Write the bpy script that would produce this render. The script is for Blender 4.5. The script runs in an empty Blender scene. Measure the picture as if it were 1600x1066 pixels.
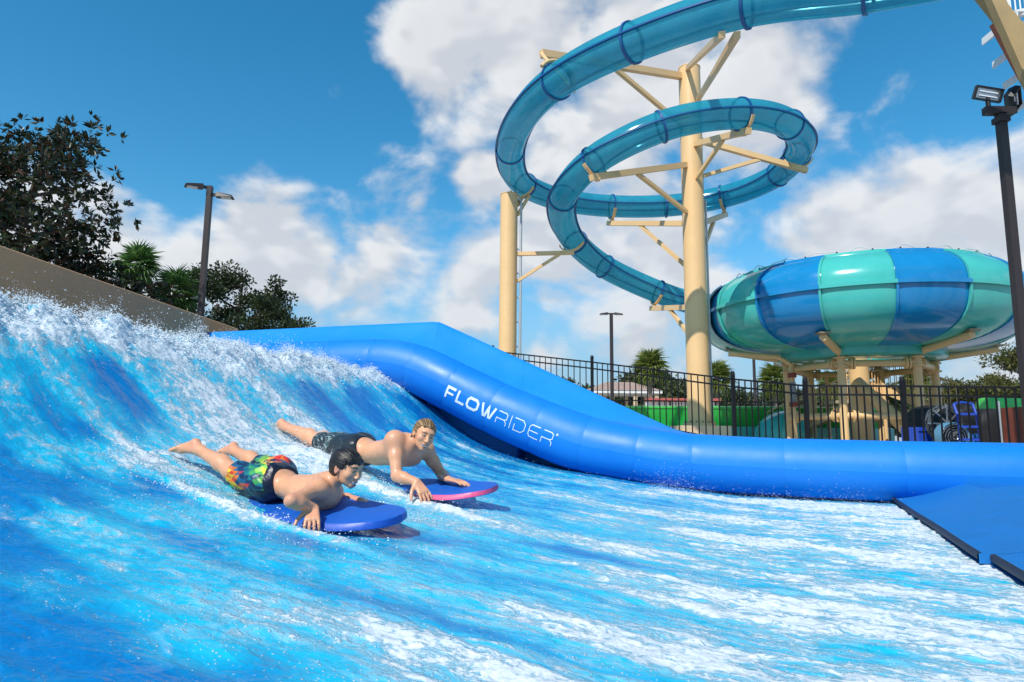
import bpy, bmesh, math, random
import numpy as np
from mathutils import Vector, Matrix
random.seed(7)
rng = np.random.default_rng(11)
S = bpy.context.scene
COL = S.collection
R = math.radians

# ------------------------------------------------------------------ camera
CAM = np.array([0.0, 0.0, 0.30])
FPX = 1050.0                       # focal length in pixels of the 1600 px wide photograph
PITCH, ROLL = R(7.97), R(0.55)
fw = np.array([0, math.cos(PITCH), math.sin(PITCH)])
rt0 = np.array([1.0, 0, 0])
up0 = np.array([0, -math.sin(PITCH), math.cos(PITCH)])
rt = rt0 * math.cos(ROLL) + up0 * math.sin(ROLL)
up = -rt0 * math.sin(ROLL) + up0 * math.cos(ROLL)
cam = bpy.data.cameras.new('camera')
cam.sensor_width = 36.0
cam.lens = 36.0 * FPX / 1600.0
cam.clip_start = 0.05
cam.clip_end = 3000
co = bpy.data.objects.new('camera', cam)
COL.objects.link(co)
m = Matrix.Identity(4)
for i in range(3):
    m[i][0], m[i][1], m[i][2], m[i][3] = rt[i], up[i], -fw[i], CAM[i]
co.matrix_world = m
S.camera = co

# ------------------------------------------------------------------ sky, sun, exposure
SUN_AZ, SUN_EL = R(213), R(47)     # azimuth clockwise from +Y
sun_dir = np.array([math.sin(SUN_AZ) * math.cos(SUN_EL), math.cos(SUN_AZ) * math.cos(SUN_EL), math.sin(SUN_EL)])
S.view_settings.view_transform = 'Standard'
S.view_settings.look = 'None'
S.view_settings.exposure = 0.0
S.view_settings.gamma = 1.0
S.cycles.use_denoising = True
S.cycles.max_bounces = 8
S.cycles.transparent_max_bounces = 16
S.cycles.caustics_reflective = False
S.cycles.caustics_refractive = False

def nd(nt, typ, ins=None, **kw):
    n = nt.nodes.new(typ)
    for k, v in kw.items():
        setattr(n, k, v)
    for k, v in (ins or {}).items():
        s = n.inputs[k]
        if isinstance(v, bpy.types.NodeSocket):
            nt.links.new(v, s)
        else:
            s.default_value = v
    return n
def mth(nt, op, a, b=None, c=None, clamp=False):
    n = nt.nodes.new('ShaderNodeMath'); n.operation = op; n.use_clamp = clamp
    for i, v in enumerate((a, b, c)):
        if v is None: continue
        if isinstance(v, bpy.types.NodeSocket): nt.links.new(v, n.inputs[i])
        else: n.inputs[i].default_value = v
    return n.outputs[0]
def vmth(nt, op, a, b=None):
    n = nt.nodes.new('ShaderNodeVectorMath'); n.operation = op
    for i, v in enumerate((a, b)):
        if v is None: continue
        if isinstance(v, bpy.types.NodeSocket): nt.links.new(v, n.inputs[i])
        else: n.inputs[i].default_value = v
    return n
def ramp(nt, fac, lo, hi, a=0.0, b=1.0, smooth=True):
    n = nt.nodes.new('ShaderNodeMapRange')
    n.interpolation_type = 'SMOOTHSTEP' if smooth else 'LINEAR'
    nt.links.new(fac, n.inputs[0])
    for i, v in zip((1, 2, 3, 4), (lo, hi, a, b)):
        n.inputs[i].default_value = v
    return n.outputs[0]
def mixc(nt, fac, a, b):
    n = nt.nodes.new('ShaderNodeMix'); n.data_type = 'RGBA'
    for k, v in ((0, fac), (6, a), (7, b)):
        if isinstance(v, bpy.types.NodeSocket): nt.links.new(v, n.inputs[k])
        else: n.inputs[k].default_value = v if k == 0 else (*v, 1.0) if len(v) == 3 else v
    return n.outputs[2]

def pix_dir(px, py):
    d = fw + (px - 800) / FPX * rt + (533 - py) / FPX * up
    return d / np.linalg.norm(d)
def P(px, py, Y):
    """the point seen at (px, py) of the photograph that stands Y metres in front of the camera"""
    d = pix_dir(px, py)
    return CAM + d * (Y / d[1])

W = bpy.data.worlds.new('World'); S.world = W; W.use_nodes = True
W.cycles.sampling_method = 'MANUAL'; W.cycles.sample_map_resolution = 256
nt = W.node_tree; nt.nodes.clear()
sky = nd(nt, 'ShaderNodeTexSky', sky_type='NISHITA', sun_disc=False, sun_elevation=SUN_EL, sun_rotation=SUN_AZ,
         altitude=0.0, air_density=1.0, dust_density=0.15, ozone_density=3.5)
tc = nd(nt, 'ShaderNodeTexCoord')
D = tc.outputs['Generated']
sep = nd(nt, 'ShaderNodeSeparateXYZ', {0: D})
def cloud_density(vec, det=7.0):
    # cumulus: large billows broken by finer ones; flattened a little
    sc1 = vmth(nt, 'MULTIPLY', vec, (1.0, 1.0, 1.5)).outputs[0]
    n1 = nd(nt, 'ShaderNodeTexNoise', {'Vector': sc1, 'Scale': 7.0, 'Detail': det, 'Roughness': 0.54, 'Distortion': 0.2}, noise_dimensions='3D')
    return n1.outputs['Fac']
# cloud banks: (px, py, radius as sine of angle, gain) -> directions in the sky
banks = [(690, 60, .12, .30), (590, 10, .06, .18), (830, 20, .20, .30), (1040, 60, .20, .28), (1180, 130, .17, .24), (930, 190, .16, .22), (1250, 40, .12, .16), (960, 250, .12, .12),
         (760, 285, .055, .24), (650, 322, .034, .22), (235, 290, .03, .2), (1350, 145, .09, .10), (1300, 95, .04, .14), (1280, 170, .06, .1),
         (200, 360, .10, .26), (400, 400, .12, .29), (620, 395, .12, .29), (740, 430, .11, .25), (90, 400, .15, .2), (560, 440, .10, .26), (300, 420, .10, .27), (480, 420, .1, .27),
         (900, 400, .17, .27), (1050, 390, .16, .24), (1010, 300, .07, .2), (1290, 370, .12, .27), (1420, 330, .11, .28), (1560, 330, .13, .28), (1180, 330, .05, .05), (1680, 400, .2, .25),
         (850, 540, .07, .16), (1050, 520, .14, .17), (480, 495, .06, .18), (1000, 545, .1, .15), (250, 440, .09, .2), (700, 460, .1, .2), (1500, 480, .16, .2), (1480, 560, .12, .12)]
acc = None
for px, py, rad, g in banks:
    d = pix_dir(px, py)
    dist = vmth(nt, 'DISTANCE', D, tuple(d)).outputs['Value']
    v = ramp(nt, dist, rad * 1.3, 0.0, 0.0, g * 1.35)
    acc = v if acc is None else mth(nt, 'MAXIMUM', acc, v)
# the sky behind the camera goes on with scattered cumulus of the same kind
wide = nd(nt, 'ShaderNodeTexNoise', {'Vector': D, 'Scale': 2.1, 'Detail': 2.0, 'Roughness': 0.5})
away = ramp(nt, sep.outputs['Y'], 0.35, 0.0)
band = ramp(nt, sep.outputs['Z'], 0.75, 0.15)
acc2 = mth(nt, 'MULTIPLY', mth(nt, 'MULTIPLY', ramp(nt, wide.outputs['Fac'], .45, .62, 0, .27), away), band)
for px, py, rad, g in [(330, 165, .14, .16), (60, 40, .12, .12), (560, 270, .09, .05)]:      # the open blue patches
    dist = vmth(nt, 'DISTANCE', D, tuple(pix_dir(px, py))).outputs['Value']
    acc = mth(nt, 'SUBTRACT', acc, ramp(nt, dist, rad * 1.3, 0.0, 0.0, g))
bias = mth(nt, 'ADD', acc, acc2)
dens = mth(nt, 'ADD', cloud_density(D), bias)
Ds = vmth(nt, 'ADD', D, tuple(np.array([-0.010, 0.0, 0.034]))).outputs[0]
low, low_up = cloud_density(D, 3.0), cloud_density(Ds, 3.0)
cover = ramp(nt, dens, 0.57, 0.81)
lit = ramp(nt, mth(nt, 'SUBTRACT', low, low_up), -0.06, 0.11)
thick = ramp(nt, dens, 0.74, 1.0)
lit2 = mth(nt, 'MULTIPLY', lit, mth(nt, 'MULTIPLY_ADD', thick, -0.34, 1.0))
ccol = mixc(nt, lit2, (4.3, 4.5, 4.85), (5.9, 5.95, 6.0))
# a little extra saturation, the photograph is strongly graded
hsv = nd(nt, 'ShaderNodeHueSaturation', {'Hue': 0.484, 'Saturation': 1.33, 'Value': 1.12, 'Color': sky.outputs[0]})
haze_band = ramp(nt, sep.outputs['Z'], 0.30, 0.02)      # moist air near the horizon
clear = mixc(nt, mth(nt, 'MULTIPLY', haze_band, 0.85), hsv.outputs[0], (1.75, 2.75, 4.1))
ccol = mixc(nt, mth(nt, 'MULTIPLY', haze_band, 0.55), ccol, (3.5, 3.9, 4.4))
col = mixc(nt, mth(nt, 'MULTIPLY', cover, 0.93), clear, ccol)
bg = nd(nt, 'ShaderNodeBackground', {'Color': col, 'Strength': 0.15})
wo = nd(nt, 'ShaderNodeOutputWorld', {'Surface': bg.outputs[0]})

sl = bpy.data.lights.new('sun', 'SUN'); sl.energy = 4.5; sl.angle = R(0.53); sl.color = (1.0, 0.955, 0.88)
so = bpy.data.objects.new('sun', sl); COL.objects.link(so)
so.rotation_euler = Vector(-sun_dir).to_track_quat('-Z', 'Y').to_euler()
so.location = tuple(sun_dir * 60)

# ------------------------------------------------------------------ helpers
ORIG = {}
def link(name, data, parent=None):
    o = bpy.data.objects.new(name, data); COL.objects.link(o)
    if parent is not None: o.parent = parent
    return o
def tag(o, label=None, cat=None, group=None, kind=None):
    if label: o['label'] = label
    if cat: o['category'] = cat
    if group: o['group'] = group
    if kind: o['kind'] = kind
    return o
def thing(name, label, cat, loc=(0, 0, 0), group=None):
    o = link(name, None); o.location = tuple(float(c) for c in loc); o.empty_display_size = 0.2
    ORIG[o] = np.array(loc, float)
    return tag(o, label, cat, group)
class MB:
    """collects shapes; build() links them as one mesh object"""
    def __init__(s): s.v = []; s.f = []; s.n = 0; s.mi = []; s.cur = 0
    def add(s, v, f):
        v = np.asarray(v, float).reshape(-1, 3)
        s.v.append(v); s.f += [tuple(int(i) + s.n for i in q) for q in f]; s.mi += [s.cur] * len(f); s.n += len(v)
        return s
    def hexa(s, p8):
        return s.add(p8, [(0, 3, 2, 1), (4, 5, 6, 7), (0, 1, 5, 4), (1, 2, 6, 5), (2, 3, 7, 6), (3, 0, 4, 7)])
    def box(s, c, d, ax=None):
        c = np.array(c, float); d = np.array(d, float) / 2
        A = np.eye(3) if ax is None else np.array(ax, float)
        p = [c + A.T @ (d * np.array(q)) for q in ((-1, -1, -1), (1, -1, -1), (1, 1, -1), (-1, 1, -1), (-1, -1, 1), (1, -1, 1), (1, 1, 1), (-1, 1, 1))]
        return s.hexa(p)
    def beam(s, a, b, w, h, upv=(0, 0, 1)):
        a = np.array(a, float); b = np.array(b, float); t = b - a; L = np.linalg.norm(t); t /= L
        upv = np.array(upv, float)
        if abs(t @ upv) > .98: upv = np.array([1.0, 0, 0])
        x = np.cross(t, upv); x /= np.linalg.norm(x); y = np.cross(x, t)
        return s.box((a + b) / 2, (w, L, h), np.array([x, t, y]))
    def cyl(s, a, b, ra, rb=None, n=16, caps=True):
        return s.tube([a, b], [ra, ra if rb is None else rb], n, caps)
    def tube(s, path, r, n=12, caps=True, ell=None):
        p = np.asarray(path, float); k = len(p)
        r = np.full(k, r, float) if np.isscalar(r) else np.asarray(r, float)
        X, Y, _ = frames(p)
        a = np.linspace(0, 2 * np.pi, n, endpoint=False)
        v = p[:, None, :] + r[:, None, None] * (np.cos(a)[None, :, None] * X[:, None, :] + np.sin(a)[None, :, None] * Y[:, None, :])
        f = [(i * n + j, i * n + (j + 1) % n, (i + 1) * n + (j + 1) % n, (i + 1) * n + j) for i in range(k - 1) for j in range(n)]
        if caps: f += [tuple(reversed(range(n))), tuple(range((k - 1) * n, k * n))]
        return s.add(v, f)
    def lathe(s, prof, c=(0, 0, 0), n=24, a0=0.0, a1=2 * np.pi, axis=None):
        c = np.array(c, float); full = abs(a1 - a0 - 2 * np.pi) < 1e-6
        a = np.linspace(a0, a1, n + (0 if full else 1), endpoint=not full); k = len(a)
        v = [c + np.array([q[0] * math.sin(t), q[0] * math.cos(t), q[1]]) for q in prof for t in a]
        f = []
        for i in range(len(prof) - 1):
            for j in range(k if full else k - 1):
                j2 = (j + 1) % k
                f.append((i * k + j, i * k + j2, (i + 1) * k + j2, (i + 1) * k + j))
        return s.add(v, f)
    def ico(s, c, r, sub=1):
        v, f = ICO[sub]
        return s.add(np.array(c) + v * np.array(r), f)
    def grid(s, P3):
        P3 = np.asarray(P3, float); a, b = P3.shape[:2]
        f = [(i * b + j, i * b + j + 1, (i + 1) * b + j + 1, (i + 1) * b + j) for i in range(a - 1) for j in range(b - 1)]
        return s.add(P3.reshape(-1, 3), f)
    def mesh(s, name, org=(0, 0, 0), smooth=0.6):
        me = bpy.data.meshes.new(name)
        v = np.concatenate(s.v) - np.array(org) if s.v else np.zeros((0, 3))
        me.from_pydata(v.tolist(), [], s.f)
        if len(set(s.mi)) > 1: me.polygons.foreach_set('material_index', s.mi)
        me.validate()
        if smooth:
            me.polygons.foreach_set('use_smooth', [True] * len(me.polygons))
            if smooth is not True:
                try: me.set_sharp_from_angle(angle=smooth)
                except Exception: pass
        return me
    def build(s, name, mat, parent=None, smooth=0.6):
        org = ORIG.get(parent, np.zeros(3)) if parent is not None else np.zeros(3)
        me = s.mesh(name, org, smooth)
        for mm in (mat if isinstance(mat, (list, tuple)) else [mat]): me.materials.append(mm)
        o = link(name, me, parent); ORIG[o] = org
        return o
def frames(p):
    """parallel-ish frames along a path; X stays horizontal where it can"""
    p = np.asarray(p, float)
    t = np.gradient(p, axis=0) if len(p) > 2 else np.repeat((p[1] - p[0])[None], 2, 0)
    t = t / np.maximum(np.linalg.norm(t, axis=1, keepdims=True), 1e-9)
    z = np.array([0, 0, 1.0])
    X = np.cross(t, z)
    bad = np.linalg.norm(X, axis=1) < 0.05
    X[bad] = np.cross(t[bad], np.array([0, 1.0, 0]))
    X /= np.linalg.norm(X, axis=1, keepdims=True)
    Y = np.cross(X, t)
    return X, Y, t
def _ico(sub):
    bm = bmesh.new(); bmesh.ops.create_icosphere(bm, subdivisions=sub, radius=1.0)
    v = np.array([x.co[:] for x in bm.verts]); f = [tuple(x.index for x in q.verts) for q in bm.faces]; bm.free()
    return v, f
ICO = {1: _ico(1), 2: _ico(2), 3: _ico(3)}
def catmull(pts, per=12):
    p = np.asarray(pts, float); q = np.vstack([2 * p[0] - p[1], p, 2 * p[-1] - p[-2]]); out = []
    for i in range(1, len(q) - 2):
        for t in np.linspace(0, 1, per, endpoint=False):
            a, b, c, d = q[i - 1], q[i], q[i + 1], q[i + 2]
            out.append(.5 * (2 * b + (c - a) * t + (2 * a - 5 * b + 4 * c - d) * t * t + (3 * b - a - 3 * c + d) * t ** 3))
    out.append(p[-1])
    return np.array(out)
def resample(path, n):
    path = np.asarray(path, float); L = np.concatenate([[0], np.cumsum(np.linalg.norm(np.diff(path, axis=0), axis=1))])
    s = np.linspace(0, L[-1], n)
    return np.stack([np.interp(s, L, path[:, k]) for k in range(path.shape[1])], 1)
def copy_tree(o, parent=None):
    c = o.copy(); COL.objects.link(c); c.parent = parent
    ORIG[c] = ORIG.get(o, np.zeros(3))
    for ch in list(o.children): copy_tree(ch, c)
    return c
# ---- noise in numpy
def _hash(ix, iy, iz):
    h = (ix.astype(np.int64) * 374761393 + iy.astype(np.int64) * 668265263 + iz.astype(np.int64) * 2147483647) & 0xFFFFFFFF
    h = ((h ^ (h >> 13)) * 1274126177) & 0xFFFFFFFF
    h = ((h ^ (h >> 16)) * 2246822519) & 0xFFFFFFFF
    return ((h ^ (h >> 15)) & 0xFFFFFF) / float(0xFFFFFF)
def vnoise(x, y, z=None):
    x = np.asarray(x, float); y = np.asarray(y, float)
    ix = np.floor(x); iy = np.floor(y); fx = x - ix; fy = y - iy
    fx = fx * fx * fx * (fx * (fx * 6 - 15) + 10); fy = fy * fy * fy * (fy * (fy * 6 - 15) + 10)
    def lay(iz):
        a = _hash(ix, iy, iz); b = _hash(ix + 1, iy, iz); c = _hash(ix, iy + 1, iz); d = _hash(ix + 1, iy + 1, iz)
        return (a * (1 - fx) + b * fx) * (1 - fy) + (c * (1 - fx) + d * fx) * fy
    if z is None: return lay(np.zeros_like(ix))
    z = np.asarray(z, float) + 0 * x; iz = np.floor(z); fz = z - iz; fz = fz * fz * (3 - 2 * fz)
    return lay(iz) * (1 - fz) + lay(iz + 1) * fz
def fbm(x, y, z=None, oct=4, gain=.5):
    a = 1.0; s = 0; t = 0
    for o in range(oct):
        k = 2.03 ** o
        s = s + a * vnoise(x * k + 17.3 * o, y * k - 9.1 * o, None if z is None else z * k + 3.7 * o); t += a; a *= gain
    return s / t
# ------------------------------------------------------------------ materials
MATS = {}
def mat(name, color, rough=0.5, metal=0.0, spec=0.5, var=0.0, vscale=3.0, bump=0.0, bscale=40.0, coat=0.0, sss=0.0, attr=None, coord='Object', stretch=(1, 1, 1), dirt=0.0):
    m = bpy.data.materials.new(name); m.use_nodes = True; t = m.node_tree
    b = t.nodes['Principled BSDF']
    b.inputs['Roughness'].default_value = rough; b.inputs['Metallic'].default_value = metal
    b.inputs['Specular IOR Level'].default_value = spec
    if coat: b.inputs['Coat Weight'].default_value = coat; b.inputs['Coat Roughness'].default_value = 0.06
    if sss: b.inputs['Subsurface Weight'].default_value = sss; b.inputs['Subsurface Radius'].default_value = (.012, .005, .003); b.inputs['Subsurface Scale'].default_value = 1.0
    c = nd(t, 'ShaderNodeTexCoord').outputs[coord]
    if stretch != (1, 1, 1): c = vmth(t, 'MULTIPLY', c, stretch).outputs[0]
    if attr:
        base = nd(t, 'ShaderNodeAttribute', attribute_name=attr).outputs['Color']
    else:
        base = nd(t, 'ShaderNodeRGB').outputs[0]; base.default_value = (*color, 1)
    if var:
        n = nd(t, 'ShaderNodeTexNoise', {'Vector': c, 'Scale': vscale, 'Detail': 5.0, 'Roughness': .6})
        f = ramp(t, n.outputs['Fac'], .3, .7, 1 - var, 1 + var, False)
        base = vmth(t, 'SCALE', base).outputs[0]; t.links.new(f, base.node.inputs['Scale'])
        rr = ramp(t, n.outputs['Fac'], .3, .7, max(.02, rough * .8), min(1, rough * 1.25), False)
        t.links.new(rr, b.inputs['Roughness'])
    if dirt:
        n2 = nd(t, 'ShaderNodeTexNoise', {'Vector': vmth(t, 'MULTIPLY', c, (1, 1, .12)).outputs[0], 'Scale': vscale * 3, 'Detail': 6.0, 'Roughness': .65})
        base = mixc(t, ramp(t, n2.outputs['Fac'], .56, .78, 0, dirt), base, tuple(np.array(color) * .45 + .02))
    t.links.new(base, b.inputs['Base Color'])
    if bump:
        n = nd(t, 'ShaderNodeTexNoise', {'Vector': c, 'Scale': bscale, 'Detail': 4.0, 'Roughness': .6})
        bp = nd(t, 'ShaderNodeBump', {'Strength': 1.0, 'Distance': bump, 'Height': n.outputs['Fac']})
        t.links.new(bp.outputs[0], b.inputs['Normal'])
    MATS[name] = m
    return m
# ride frame: U along the flow (towards the nozzle), V across it (away from the camera)
U = np.array([0.951, -0.309, 0.0]); V = np.array([0.309, 0.951, 0.0])
def uv(u, v, z): return u * U + v * V + np.array([0, 0, z])
def to_uv(p): return float(np.dot(p, U)), float(np.dot(p, V))
# ------------------------------------------------------------------ ride profile and water
_pu = [-6.2, -5.5, -5.1, -4.8, -4.6, -4.45, -4.2, -3.8, -3.4, -3, -2.4, -2.0, -1.57, -1, 0, 1.4, 7]
_pz = [-.6, .0, .38, .66, .75, .73, .57, .23, -.05, -.21, -.37, -.435, -.485, -.56, -.66, -.70, -.70]
_uu = np.linspace(-6.2, 7, 2400); _zz = np.interp(_uu, _pu, _pz)
_k = np.exp(-.5 * (np.arange(-60, 61) / 22.) ** 2); _k /= _k.sum()
_zz = np.convolve(np.pad(_zz, 60, 'edge'), _k, 'valid') + CAM[2]
def prof(u): return np.interp(u, _uu, _zz)
def gs(x, c, w): return np.exp(-((x - c) / w) ** 2)
def sst(a, b, x):
    t = np.clip((x - a) / (b - a), 0, 1); return t * t * (3 - 2 * t)
def wobble(u, v, k): return v + .10 * (fbm(u * .9 + k, v * .5 + 3 * k, oct=2) - .5)
def foam_map(u, v):
    """how much air the flowing sheet carries at a place on the ride (0 clear, 1 all foam)"""
    d = np.interp(u, [-5, -4.2, -3.4, -2.4, -1.6, -1.0, -.4, .3, 1.0, 1.6], [.45, .20, .18, .27, .36, .44, .56, .69, .82, .90])
    d = d - .20 * (1 - sst(1.0, 2.3, v)) * (1 - sst(-1.2, .4, u)) - .10 * sst(7.2, 8.2, v)
    vo = v; v = v + .15 * (u + 1.2)                      # the streaks fan slightly towards the near side
    st = fbm(u * .42 + 1.5 * vnoise(u * .7, v * .8), v * 3.4 + .9 * vnoise(u * .8 + 7, v * 1.1), oct=3)      # long streaks
    st2 = fbm(u * 1.0 + 31, v * 7.0 + .8 * vnoise(u * 2, v * 3), oct=3)
    d = d + (st - .5) * np.interp(u, [-4, -2, -.5, 1.5], [.30, .45, .62, .55]) + (st2 - .5) * .42 + (fbm(u * 2.1 + 5, v * 3.2 + 11, oct=4) - .5) * np.interp(u, [-2.5, 0], [.85, .55])
    def streak(vc, w, u0, u1, g, slope=0.0, k=1.0):
        vv = wobble(u, v, k) - slope * (u - u0)
        return .72 * g * gs(vv, vc, w) * sst(u0, u0 + .5, u) * (1 - sst(u1 - .5, u1, u)) * (.6 + .8 * vnoise(u * 3 + 5 * k, v * 5))
    d = d + streak(1.78, .13, -1.75, 3, .42, .02, 1) + streak(2.30, .10, -1.5, 3, .36, .02, 2) + streak(2.86, .11, -1.6, 3, .34, .05, 3)
    d = d + streak(3.3, .10, -1.2, 3, .3, 0, 4) + streak(4.75, .30, -1.3, 3, .46, 0, 5) + streak(3.75, .12, -.9, 3, .26, 0, 6) + streak(5.9, .3, -.6, 3, .22, 0, 7)
    d = d - streak(2.55, .08, -1.4, 3, .30, .02, 8) - streak(2.06, .07, -1.5, 3, .32, .0, 9) - streak(4.1, .14, -1.4, 1.3, .30, .0, 10)
    d = d + streak(1.42, .12, -1.1, 3, .3, .0, 15) - streak(3.5, .07, -1.2, 1.4, .24, .0, 16)
    v = vo
    # churned trails under the crest and behind the riders
    d = d + .85 * gs(wobble(u, v, 11), 5.0 + .35 * (u + 4), .30) * (1 - sst(-3.2, -2.6, u))
    d = d + .50 * gs(wobble(u, v, 12), 4.25, .36) * (1 - sst(-2.9, -2.2, u)) * sst(-4.6, -3.8, u)
    d = d + .46 * gs(wobble(u, v, 13), 3.02, .09) * (1 - sst(-3.4, -2.9, u)) + .48 * gs(wobble(u, v, 14), 3.75, .10) * (1 - sst(-3.8, -3.3, u))
    d = d + .75 * gs(u, -3.15, .22) * gs(v, 2.85, .22) + .55 * gs(u, -3.2, .3) * gs(v, 3.35, .3)
    d = d + .50 * gs(u, -3.1, .55) * gs(v, 4.0, .45) + .7 * gs(u, -3.0, .6) * gs(v, 4.65, .28)
    d = d + .62 * gs(v, 2.66 - .17 * (u + 1.6), .055) * sst(-3.0, -2.6, u) * (1 - sst(-1.7, -1.35, u))       # water peeling off the board rails
    d = d + .60 * gs(v, 3.92 - .20 * (u + 1.55), .09) * sst(-2.6, -2.2, u) * (1 - sst(-1.6, -1.1, u))
    d = d + .35 * gs(v, 3.75, .16) * sst(-1.9, -1.5, u) * (1 - sst(-.8, -.2, u))
    d = d + .25 * gs(v, 7.85, .10) * (.3 + vnoise(u * 4, v * 2)) - .38 * gs(v, 8.35, .25) * sst(-4.0, -3.2, u)
    d = d + .45 * gs(v, 7.6, .25) * sst(-1.1, -.5, u)
    d = d + .95 * (1 - sst(-4.42, -4.02, u + .26 * (fbm(u * 2, v * 2.2 + 40, oct=3) - .5) + .10 * sst(6, 8.5, v)))
    return np.clip(d, 0, 1)
def crest_amount(u, v):
    return gs(u, -4.62, .30) * (1 - .45 * sst(6.2, 8.4, v)) * (.55 + .9 * fbm(u * .6 + 9, v * 1.1, oct=2))
def water_z(u, v, fine=True):
    fm = foam_map(u, v)
    z = prof(u)
    z = z + .012 * (fbm(u * 1.1, v * 4.2, oct=3) - .5) * 2
    z = z + .010 * (fbm(u * 5, v * 11 + 3, oct=3) - .5) * 2
    # foam is lumpy and stands proud of the sheet
    lum = fbm(u * 9 + 2, v * 16, oct=4, gain=.6)
    z = z + fm * fm * (.006 + .024 * np.abs(lum - .5) * 2 * np.interp(v, [1, 3, 6], [.8, 1, 1.3]))
    c = crest_amount(u, v)
    big = fbm(u * 5 + 3, v * 6 + 8, oct=5, gain=.6)
    z = z + c * (.04 + .34 * np.clip(big - .28, 0, 1))
    z = z + .05 * gs(v, 5.0 + .35 * (u + 4), .22) * (1 - sst(-3.2, -2.6, u)) * sst(-4.7, -4.2, u) * (.4 + 1.2 * lum)
    z = z + .018 * gs(v, 2.66 - .17 * (u + 1.6), .045) * sst(-3.0, -2.5, u) * (1 - sst(-1.7, -1.4, u)) + .025 * gs(v, 3.92 - .20 * (u + 1.55), .06) * sst(-2.6, -2.2, u) * (1 - sst(-1.7, -1.3, u))
    z = z + .10 * gs(u, -2.8, .42) * gs(v, 4.38, .24) + .03 * gs(u, -2.2, .25) * gs(v, 4.1, .25)      # wash pushed up round the older rider
    if fine:
        z = z + .003 * (fbm(u * 24, v * 38, oct=2) - .5) * 2 * (.5 + fm)
    return z, fm
def nonuni():
    vs = [-4.0, -3.0, -2.0, -1.2, -.6, -.2, .1, .3, .45]; d = .0075
    while vs[-1] < 8.74:
        vs.append(vs[-1] + max(.008, .0033 * max(vs[-1], 1.0) + .0035))
    return np.array(vs)
gu = np.concatenate([np.arange(-6.1, -5.2, .05), np.arange(-5.2, 1.75, .0125), np.arange(1.75, 4.2, .06)])
gv = nonuni()
GU, GV = np.meshgrid(gu, gv, indexing='ij')
GZ, GF = water_z(GU, GV)
# the sheet laps lower where it leaves the far bumper
pts = GU[..., None] * U + GV[..., None] * V; pts[..., 2] = GZ
na, nb = GU.shape
me = bpy.data.meshes.new('water')
me.vertices.add(na * nb); me.vertices.foreach_set('co', pts.reshape(-1))
ii, jj = np.meshgrid(np.arange(na - 1), np.arange(nb - 1), indexing='ij'); q = (ii * nb + jj).reshape(-1)
quads = np.stack([q, q + nb, q + nb + 1, q + 1], 1).astype(np.int32)
me.loops.add(quads.size); me.loops.foreach_set('vertex_index', quads.reshape(-1))
me.polygons.add(len(quads)); me.polygons.foreach_set('loop_start', np.arange(0, quads.size, 4, dtype=np.int32))
me.polygons.foreach_set('use_smooth', np.ones(len(quads), bool))
me.update(calc_edges=True)
at = me.attributes.new('foam', 'FLOAT', 'POINT'); at.data.foreach_set('value', GF.reshape(-1).astype(np.float32))
fl = np.stack([GU, GV + .15 * (GU + 1.2), GZ], -1).reshape(-1).astype(np.float32)
at = me.attributes.new('flow', 'FLOAT_VECTOR', 'POINT'); at.data.foreach_set('vector', fl)

wm = bpy.data.materials.new('flowing_water'); wm.use_nodes = True; t = wm.node_tree
b = t.nodes['Principled BSDF']
flow = nd(t, 'ShaderNodeAttribute', attribute_name='flow').outputs['Vector']
foam = nd(t, 'ShaderNodeAttribute', attribute_name='foam').outputs['Fac']
sepf = nd(t, 'ShaderNodeSeparateXYZ', {0: flow})
right = ramp(t, sepf.outputs['X'], -2.6, .2)                                # streaks draw out towards the nozzle
f1 = vmth(t, 'MULTIPLY', flow, (10.0, 14.0, 10.0)).outputs[0]
wrp = nd(t, 'ShaderNodeTexNoise', {'Vector': f1, 'Scale': .6, 'Detail': 2.0})
wv = vmth(t, 'MULTIPLY', wrp.outputs['Color'], (2.6, 2.6, 0)).outputs[0]
nA = nd(t, 'ShaderNodeTexNoise', {'Vector': vmth(t, 'ADD', f1, wv).outputs[0], 'Scale': 1.0, 'Detail': 5.0, 'Roughness': .66})
f3 = vmth(t, 'ADD', vmth(t, 'MULTIPLY', flow, (5.0, 20.0, 5.0)).outputs[0], vmth(t, 'MULTIPLY', wv, (.35, .6, 0)).outputs[0]).outputs[0]
nS = nd(t, 'ShaderNodeTexNoise', {'Vector': f3, 'Scale': 1.0, 'Detail': 5.0, 'Roughness': .68})
mixn = nd(t, 'ShaderNodeMix', {0: right, 2: nA.outputs['Fac'], 3: nS.outputs['Fac']}, data_type='FLOAT').outputs[0]
f2 = vmth(t, 'MULTIPLY', flow, (44.0, 64.0, 44.0)).outputs[0]
nB = nd(t, 'ShaderNodeTexNoise', {'Vector': vmth(t, 'ADD', f2, vmth(t, 'MULTIPLY', nA.outputs['Color'], (6, 6, 0)).outputs[0]).outputs[0], 'Scale': 1.0, 'Detail': 3.0, 'Roughness': .6})
k1 = mth(t, 'MULTIPLY_ADD', mth(t, 'SUBTRACT', mixn, .5), 2.3, foam)
k2 = mth(t, 'MULTIPLY_ADD', mth(t, 'SUBTRACT', nB.outputs['Fac'], .5), .95, k1)
vs = nd(t, 'ShaderNodeTexVoronoi', {'Vector': vmth(t, 'MULTIPLY', flow, (70, 90, 70)).outputs[0], 'Scale': 1.0, 'Randomness': 1.0}, feature='F1')
spk = mth(t, 'MULTIPLY', ramp(t, vs.outputs['Distance'], .36, .22), ramp(t, nd(t, 'ShaderNodeSeparateColor', {0: vs.outputs['Color']}).outputs[0], .60, .85))
spk = mth(t, 'MULTIPLY', spk, ramp(t, k1, .04, .46))                          # loose bubbles and beads
solid = ramp(t, k2, .55, .92)
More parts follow.
